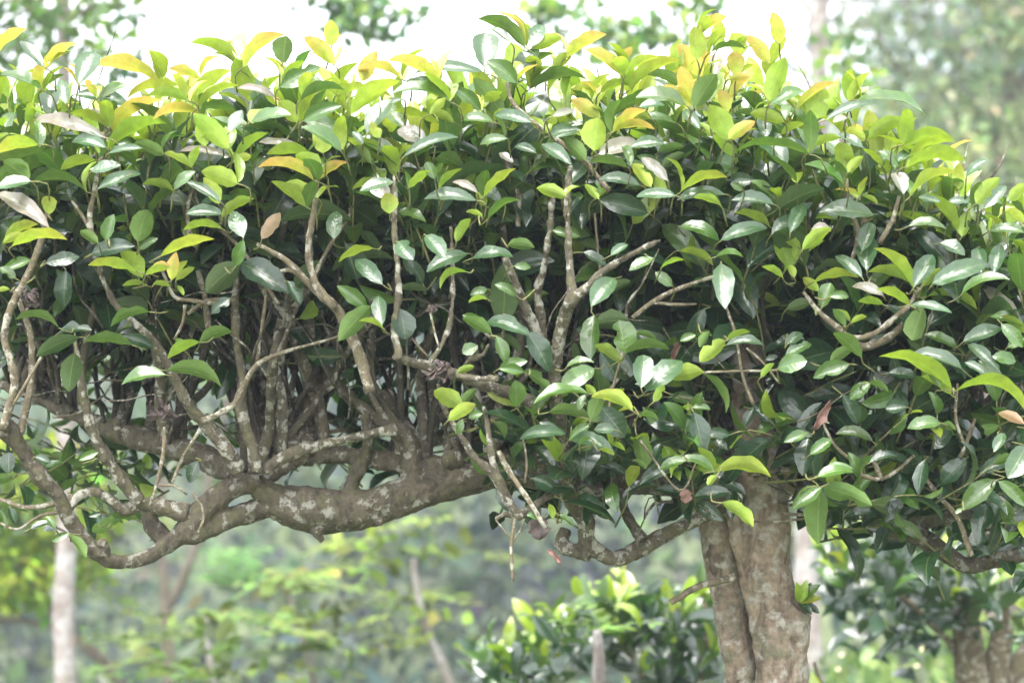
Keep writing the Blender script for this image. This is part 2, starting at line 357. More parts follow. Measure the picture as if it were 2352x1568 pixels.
LIMBS = [
 # looping branch at the lower left
 ([([(600, 1108, 24), (530, 1123, 25), (472, 1165, 32), (425, 1218, 26), (380, 1253, 19), (340, 1278, 18), (300, 1288, 17), (260, 1288, 17), (220, 1268, 18), (185, 1228, 18), (155, 1183, 17), (135, 1138, 17), (100, 1103, 20), (65, 1058, 19), (40, 1018, 20), (22, 990, 24), (8, 970, 22)], 4.92, -0.2),
   ([(670, 1150, 26), (595, 1168, 26), (525, 1193, 24), (462, 1220, 22), (425, 1240, 16)], 4.95, -0.08),
   ([(238, 1275, 16), (237, 1252, 13), (233, 1243, 12)], 4.77, -0.02)], 0.0045),
 ([([(430, 1178, 24), (370, 1163, 20), (320, 1160, 17), (292, 1170, 15), (270, 1163, 13), (245, 1138, 12), (215, 1128, 12), (180, 1138, 12), (160, 1168, 11)], 4.88, -0.08)], 0.004),
 ([([(338, 1165, 15), (350, 1208, 21), (385, 1240, 21), (415, 1236, 18)], 4.93, -0.05)], 0.004),
 ([([(322, 1152, 16), (280, 1103, 16), (245, 1053, 15), (215, 998, 13), (192, 910, 12), (185, 850, 9), (170, 780, 7)], 4.83, -0.1)], 0.004),
 ([([(605, 1078, 15), (665, 1043, 14), (715, 1028, 13), (780, 1013, 12), (850, 995, 11), (910, 986, 15)], 4.88, 0.06)], 0.004),
 ([([(588, 1085, 16), (585, 1050, 14), (570, 1000, 14), (552, 925, 14), (560, 870, 11), (545, 800, 10), (540, 690, 9), (548, 590, 6)], 4.86, -0.03)], 0.004),
 ([([(548, 1082, 20), (520, 1030, 17), (468, 970, 15), (432, 930, 13), (402, 870, 11), (372, 810, 10), (330, 760, 9), (270, 705, 8), (235, 640, 7), (222, 590, 6)], 4.86, -0.15)], 0.0035),
 # S shaped limb left of the trunk, with its dark knot hole
 ([([(1290, 1085, 20), (1298, 1125, 20), (1326, 1163, 21), (1348, 1203, 20), (1346, 1238, 20), (1376, 1268, 18), (1416, 1283, 20), (1456, 1268, 20), (1501, 1243, 19), (1556, 1213, 17), (1601, 1190, 19), (1640, 1170, 22)], 4.86, 0.16),
   ([(1300, 1215, 14), (1288, 1248, 17), (1315, 1265, 18), (1352, 1272, 18)], 4.95, -0.03),
   ([(1266, 1133, 13), (1320, 1118, 20), (1368, 1120, 19), (1380, 1136, 11)], 4.88, -0.05),
   ([(1420, 1110, 18), (1380, 1110, 20), (1350, 1105, 22)], 4.92, -0.03)], 0.0045),
 ([([(1425, 1120, 12), (1432, 1160, 12), (1446, 1195, 13), (1478, 1240, 14)], 4.97, -0.03)], 0.004),
 # uprights in the middle
 ([([(1300, 1110, 17), (1292, 1060, 17), (1298, 1000, 17), (1280, 940, 16), (1272, 880, 15), (1280, 800, 15), (1296, 730, 15), (1308, 690, 14)], 4.78, -0.24),
   ([(1308, 700, 13), (1313, 660, 11), (1306, 560, 8), (1303, 460, 8), (1310, 380, 7)], 4.54, 0.0),
   ([(1308, 700, 12), (1345, 662, 10), (1390, 620, 9), (1450, 585, 8), (1520, 550, 5)], 4.54, -0.04)], 0.0035),
 ([([(1315, 830, 14), (1330, 760, 15), (1345, 650, 15), (1352, 560, 10), (1345, 470, 8)], 5.0, 0.1)], 0.004),
 ([([(1262, 830, 12), (1245, 790, 13), (1215, 725, 12), (1188, 660, 11), (1160, 590, 9)], 4.72, -0.1),
   ([(1247, 790, 12), (1242, 720, 11), (1235, 670, 11), (1250, 610, 8), (1262, 530, 8), (1270, 430, 6)], 4.72, -0.1)], 0.0035),
 # pale branch reaching out in front
 ([([(905, 821, 7), (935, 828, 11), (990, 842, 12), (1050, 860, 12), (1100, 880, 13), (1150, 895, 14), (1220, 925, 16), (1270, 965, 18), (1320, 1040, 20), (1340, 1090, 22)], 4.56, 0.3),
   ([(914, 825, 10), (912, 790, 9), (903, 745, 9), (915, 690, 9), (913, 610, 8), (906, 540, 7), (908, 460, 7), (903, 400, 5)], 4.56, 0.0)], 0.0035),
 ([([(985, 838, 6), (1015, 790, 7), (1035, 735, 7), (1040, 640, 6), (1036, 520, 5)], 4.6, 0.1)], 0.003),
 ([([(1050, 862, 7), (1090, 868, 8), (1145, 868, 9)], 4.55, -0.05),
   ([(1062, 845, 5), (1082, 825, 6), (1112, 812, 5), (1122, 790, 4)], 4.58, -0.05)], 0.003),
 ([([(1195, 1190, 10), (1165, 1150, 12), (1140, 1095, 12), (1090, 1050, 9), (1062, 1005, 8), (1035, 965, 7), (1015, 925, 6), (1005, 880, 4)], 4.66, -0.05),
   ([(1190, 1186, 9), (1160, 1180, 7), (1137, 1194, 5)], 4.66, 0.0),
   ([(1140, 1095, 10), (1128, 1040, 9), (1120, 980, 8), (1112, 930, 6)], 4.66, 0.05),
   ([(1190, 1186, 10), (1230, 1160, 8), (1270, 1130, 9)], 4.67, 0.12)], 0.003),
 # right side
 ([([(1810, 1085, 42), (1880, 1100, 34), (1956, 1098, 30), (2026, 1063, 32), (2126, 1038, 29), (2240, 1010, 25), (2400, 975, 22)], 5.15, 0.25)], 0.005),
 ([([(1830, 1120, 34), (1900, 1150, 26), (1985, 1150, 22), (2002, 1185, 26), (2050, 1208, 28), (2100, 1226, 25), (2166, 1266, 20), (2216, 1298, 20), (2256, 1295, 18), (2301, 1283, 18), (2400, 1262, 18)], 5.12, -0.2),
   ([(2060, 1205, 18), (2090, 1185, 16), (2126, 1173, 16), (2158, 1145, 16), (2152, 1108, 14), (2180, 1050, 12)], 4.98, 0.1),
   ([(2070, 1205, 20), (2176, 1185, 23), (2251, 1195, 22), (2400, 1210, 24)], 5.02, 0.05)], 0.0045),
 ([([(1745, 700, 26), (1790, 610, 18), (1830, 520, 12), (1845, 420, 8)], 5.1, 0.05)], 0.005),
 ([([(1765, 1010, 30), (1830, 985, 26), (1880, 900, 22), (1905, 800, 18), (1935, 690, 13), (1950, 560, 9)], 5.15, 0.1)], 0.005),
 ([([(1715, 800, 30), (1690, 700, 24), (1640, 620, 18), (1600, 520, 12), (1590, 420, 8)], 5.12, 0.1)], 0.005),
 ([([(1560, 1100, 30), (1520, 1000, 24), (1500, 880, 20), (1470, 760, 16), (1430, 640, 12)], 5.12, 0.1)], 0.005),
 ([([(2040, 1060, 26), (2060, 960, 22), (2110, 860, 18), (2140, 760, 14), (2150, 640, 9)], 5.2, 0.1)], 0.005),
 ([([(2180, 1030, 22), (2230, 920, 18), (2250, 800, 14), (2290, 680, 10)], 5.2, 0.1)], 0.005),
]
for paths, vox in LIMBS: limb(paths, vox, 0.0085, 0.03, 'branch', M_FRONT if vox < 0.0046 and paths[0][1] < 4.9 else M_BARK)
kn = Tubes(); kn.add(px_path([(1344, 1236, 11), (1346, 1236, 9)], 4.79), 12, 0.002, 0.1); kn.build('knot', M_CUT, tea)

# thin branches traced singly
THIN = [
 ([(8, 985, 10), (22, 930, 10), (35, 880, 10), (22, 820, 9), (10, 770, 9), (28, 700, 9), (60, 640, 9), (92, 560, 8), (110, 480, 5)], 4.7),
 ([(45, 1000, 10), (62, 930, 9), (72, 860, 8), (72, 780, 8), (55, 720, 7), (30, 660, 5)], 4.74),
 ([(95, 820, 4), (60, 880, 4), (30, 930, 4)], 4.6),
 ([(465, 967, 8), (505, 948, 7), (540, 925, 7), (562, 880, 7), (590, 838, 6), (625, 818, 5), (680, 800, 4), (740, 784, 3), (800, 765, 3)], 4.72),
 ([(590, 838, 5), (600, 760, 4), (610, 680, 4), (600, 600, 3)], 4.75),
 ([(215, 560, 7), (206, 500, 7), (215, 450, 6), (228, 380, 6), (240, 320, 5), (250, 260, 3)], 4.6),
 ([(215, 540, 5), (185, 490, 4), (165, 460, 3)], 4.6),
 ([(770, 705, 12), (735, 670, 11), (718, 630, 9), (708, 570, 8), (722, 480, 7), (730, 400, 5)], 4.6),
 ([(850, 900, 14), (820, 800, 13), (770, 705, 12), (718, 660, 9), (660, 600, 7), (590, 560, 5)], 4.62),
 ([(718, 640, 6), (760, 560, 5), (800, 500, 4), (830, 410, 3)], 4.75),
 ([(625, 1042, 9), (627, 960, 9), (620, 870, 9), (632, 760, 8), (620, 640, 6)], 5.15),
 ([(708, 1070, 14), (710, 985, 12), (706, 880, 12), (715, 780, 10), (700, 650, 8)], 5.1),
 ([(745, 1010, 16), (728, 920, 17), (700, 840, 16), (672, 760, 12), (660, 640, 9)], 5.08),
 ([(600, 995, 6), (660, 1003, 5), (720, 1000, 5), (790, 985, 5)], 5.1),
 ([(590, 1000, 5), (560, 930, 5), (590, 850, 5), (640, 800, 4)], 5.2),
 ([(430, 720, 5), (480, 690, 5), (540, 690, 6)], 4.8),
 ([(425, 700, 5), (420, 740, 4), (400, 780, 3)], 4.75),
 ([(372, 620, 4), (400, 680, 5), (440, 690, 5), (520, 700, 6)], 4.75),
 ([(610, 640, 4), (660, 620, 5), (700, 640, 7)], 4.7),
 ([(640, 700, 5), (560, 580, 5), (500, 520, 4), (455, 470, 4), (445, 420, 4)], 4.78),
 ([(440, 560, 6), (430, 480, 5), (455, 400, 4)], 4.7),
 ([(455, 620, 6), (470, 680, 7), (480, 760, 8)], 4.85),
 ([(1452, 730, 5), (1490, 700, 6), (1530, 676, 6), (1580, 655, 5), (1640, 635, 4)], 4.68),
 ([(1500, 695, 4), (1560, 700, 4), (1600, 698, 3)], 4.68),
 ([(1380, 640, 3), (1372, 560, 3), (1366, 490, 3)], 4.72),
 ([(1608, 855, 3), (1700, 852, 3), (1780, 850, 3), (1850, 838, 2)], 4.66),
 ([(1666, 700, 3), (1690, 770, 4), (1705, 860, 4), (1730, 930, 4)], 4.66),
 ([(1790, 880, 3), (1750, 830, 3), (1715, 800, 3)], 4.66),
 ([(1845, 670, 4), (1880, 715, 6), (1915, 745, 7), (1955, 775, 7), (2010, 765, 7), (2060, 725, 7), (2090, 700, 6), (2110, 660, 4)], 4.6),
 ([(1920, 745, 8), (1950, 785, 9), (2000, 795, 10), (2060, 760, 9), (2085, 730, 7)], 4.68),
 ([(1955, 600, 5), (1972, 540, 6), (1950, 470, 5), (1945, 410, 4)], 4.6),
 ([(1990, 560, 10), (1985, 500, 9), (1978, 470, 7)], 4.66),
 ([(2020, 560, 6), (2050, 505, 6), (2065, 450, 4)], 4.6),
 ([(1985, 560, 5), (1965, 520, 5)], 4.62),
 ([(2126, 1098, 5), (2156, 1138, 6), (2200, 1190, 6), (2231, 1276, 7)], 4.72),
 ([(1952, 1080, 4), (1990, 1095, 5), (2025, 1100, 5), (2060, 1080, 5), (2100, 1045, 4)], 4.7),
 ([(2025, 1100, 6), (2010, 1065, 6), (2000, 1045, 5)], 4.7),
 ([(1890, 970, 3), (1915, 1020, 4), (1960, 1060, 4)], 4.7),
 ([(1540, 1384, 7), (1565, 1368, 8), (1595, 1350, 8), (1640, 1337, 8), (1690, 1322, 9)], 4.98),
 ([(1700, 1195, 3), (1780, 1198, 3), (1850, 1190, 3)], 4.92),
 ([(1145, 1035, 6), (1165, 1075, 7), (1195, 1120, 6), (1225, 1165, 6), (1252, 1212, 5)], 4.58),
 ([(1183, 1190, 3), (1178, 1222, 4), (1174, 1255, 4), (1178, 1335, 4)], 4.6),
 ([(1140, 1195, 2), (1158, 1218, 2), (1175, 1236, 3)], 4.6),
 ([(1175, 1248, 3), (1195, 1218, 2), (1205, 1190, 2)], 4.6),
 ([(1205, 1110, 3), (1210, 1060, 3), (1200, 1000, 2)], 4.62),
 ([(1160, 720, 5), (1155, 770, 4), (1140, 810, 4)], 4.6),
 ([(985, 820, 3), (965, 800, 3), (945, 775, 3)], 4.58),
 ([(1010, 800, 2), (1000, 770, 3), (988, 715, 3)], 4.56),
 ([(1420, 870, 4), (1395, 905, 4), (1385, 930, 3)], 4.6),
 ([(1420, 975, 4), (1400, 930, 3), (1432, 800, 3)], 4.58),
 ([(1470, 1010, 3), (1560, 1125, 3), (1600, 1060, 2)], 4.6),
 ([(1250, 300, 5), (1180, 240, 5), (1165, 190, 4)], 4.55),
 ([(1400, 440, 6), (1350, 380, 6), (1290, 330, 6), (1240, 290, 5)], 4.6),
 ([(1190, 520, 6), (1190, 440, 6), (1160, 370, 4)], 4.68),
 ([(440, 1130, 3), (462, 1160, 3), (468, 1190, 3), (455, 1222, 3)], 4.66),
 ([(345, 1160, 4), (360, 1110, 4), (375, 1040, 5), (378, 980, 4)], 4.7),
 ([(365, 1115, 3), (400, 1115, 3), (430, 1135, 3)], 4.68),
 ([(395, 1110, 4), (420, 1050, 4), (460, 985, 4)], 4.72),
 ([(0, 1145, 5), (60, 1165, 6), (130, 1155, 7), (170, 1140, 8)], 4.95),
 ([(0, 1200, 3), (40, 1215, 3), (90, 1185, 4), (140, 1175, 5)], 4.95),
 ([(1800, 1180, 4), (1870, 1180, 4), (1930, 1160, 4)], 4.9),
 ([(1610, 1180, 3), (1640, 1165, 3), (1665, 1150, 2)], 4.75),
 ([(2240, 960, 4), (2215, 1030, 5), (2205, 1050, 5)], 4.7),
 ([(2200, 880, 3), (2195, 960, 4), (2215, 1020, 4)], 4.66),
]
for pts, y in THIN:
    t = Tubes(); t.add(px_path(pts, y), 8, 0.012, 0.09); t.build('branch', M_TWIG, tea)

# thicket of upright stems between the limbs and the crown
TOPX = [-300, -100, 0, 120, 300, 450, 600, 740, 880, 1000, 1110, 1200, 1330, 1480, 1600, 1720, 1800, 1880, 2000, 2150, 2250, 2352, 2500, 2700]
TOPY = [150, 140, 130, 150, 190, 165, 140, 130, 190, 185, 120, 110, 140, 150, 110, 110, 165, 200, 240, 320, 400, 430, 470, 520]
def top_px(px): return float(np.interp(px, TOPX, TOPY))
tw = Tubes()
ROOT_X = [-80, 60, 150, 240, 310, 380, 560, 700, 880, 945, 1100, 1300, 1560, 1740, 1830, 2026, 2240, 2420]
ROOT_Y = [850, 903, 943, 976, 1002, 1020, 1092, 1046, 1056, 1072, 1066, 1072, 1090, 1030, 1085, 1060, 1005, 970]
ROOT_D = [5.2, 5.17, 5.15, 5.12, 5.09, 5.07, 4.97, 4.97, 5.0, 5.01, 4.98, 5.02, 5.06, 5.1, 5.15, 5.22, 5.3, 5.38]
th = Tubes()
clumps = [(rng.uniform(-80, 1090)) for _ in range(26)] + [rng.uniform(1100, 2420) for _ in range(20)]
for i in range(160):
    cl = clumps[rng.integers(0, 26)] if i < 88 else clumps[rng.integers(26, 46)]
    px = cl + rng.normal(0, 16); off = (px - cl)
    pb = float(np.interp(px, ROOT_X, ROOT_Y)) + rng.uniform(-14, 2); yb = float(np.interp(px, ROOT_X, ROOT_D)) + rng.uniform(-.02, .03)
    yt = rng.uniform(4.85, 6.2); lean = rng.normal(0, 110) + off * 4
    pt = rng.uniform(top_px(px) + 70, top_px(px) + 360)
    n = 8; big_ = i % 3 == 0; r0 = rng.uniform(9, 16) if big_ else rng.uniform(3.5, 8)
    kx, ky = rng.normal(0, 1, n).cumsum() * 24, rng.normal(0, 0.035, n); pts = []
    for k in range(n):
        f = k / (n - 1)
        pts.append((px + lean * f ** 0.8 + kx[k] * min(1, f * 3), pb + (pt - pb) * f + rng.normal(0, 8) * (0 < k < n - 1), min(r0, 9 if px < 330 else 20) * (1 + (0.5 if px > 430 else 0.1) * max(0, 1 - f * 6)) * (1 - 0.68 * f) + 1.3, yb + (yt - yb) * min(1, f * 1.6) + ky[k] * min(1, f * 3)))
    dst = th if big_ else tw
    dst.add(px_path(pts, yb), 8, 0.02, 0.11)
    for b in range(rng.integers(2, 5)):
        k = rng.integers(1, n - 1); a = pts[k]; dx = rng.choice([-1, 1]) * rng.uniform(40, 170)
        q = [(a[0], a[1], a[2] * 0.75, a[3])]
        for m_ in range(1, 4): q.append((a[0] + dx * (m_ / 3) ** .7 + rng.normal(0, 12), a[1] - rng.uniform(40, 95) * m_, a[2] * (0.65 - .13 * m_), a[3] + rng.normal(0, .05)))
        dst.add(px_path(q, yb), 6, 0.025, 0.1)
for i in range(150):               # thin crossing and dead twigs
    if i < 85: px, row, y = rng.uniform(-60, 1150), rng.uniform(640, 1040), rng.uniform(4.75, 5.6)
    else: px, row, y = rng.uniform(1150, 2420), rng.uniform(720, 1180), rng.uniform(4.7, 5.4)
    ang = rng.uniform(-0.2, 3.3); ln = rng.uniform(60, 230); q = [(px, row, rng.uniform(2.2, 5), y)]
    for m_ in range(1, 5):
        ang += rng.normal(0, .3); q.append((q[-1][0] + math.cos(ang) * ln / 4, q[-1][1] - math.sin(ang) * ln / 4, q[0][2] * (1 - .17 * m_), y + rng.normal(0, .03)))
    (tw if i % 2 else th).add(px_path(q, y), 6, 0.02, 0.12)
    if rng.random() < .6:
        a = q[2]; tw.add(px_path([(a[0], a[1], a[2] * .7, a[3]), (a[0] + rng.normal(0, 30), a[1] - rng.uniform(10, 50), a[2] * .5, a[3]), (a[0] + rng.normal(0, 50), a[1] - rng.uniform(40, 100), a[2] * .3, a[3])], y), 5, 0.02, 0.1)
# back limbs of the spreading crown, mostly hidden
for pts, y in (([(1700, 1080, 40), (1500, 1060, 34), (1250, 1060, 26), (1050, 1000, 20), (900, 1030, 15), (760, 960, 12), (640, 900, 9)], 5.55),
               ([(1740, 1040, 36), (1900, 1020, 30), (2100, 990, 24), (2350, 960, 18)], 5.6)):
    tw.add(px_path(pts, y, 0.2), 12, 0.03, 0.06)

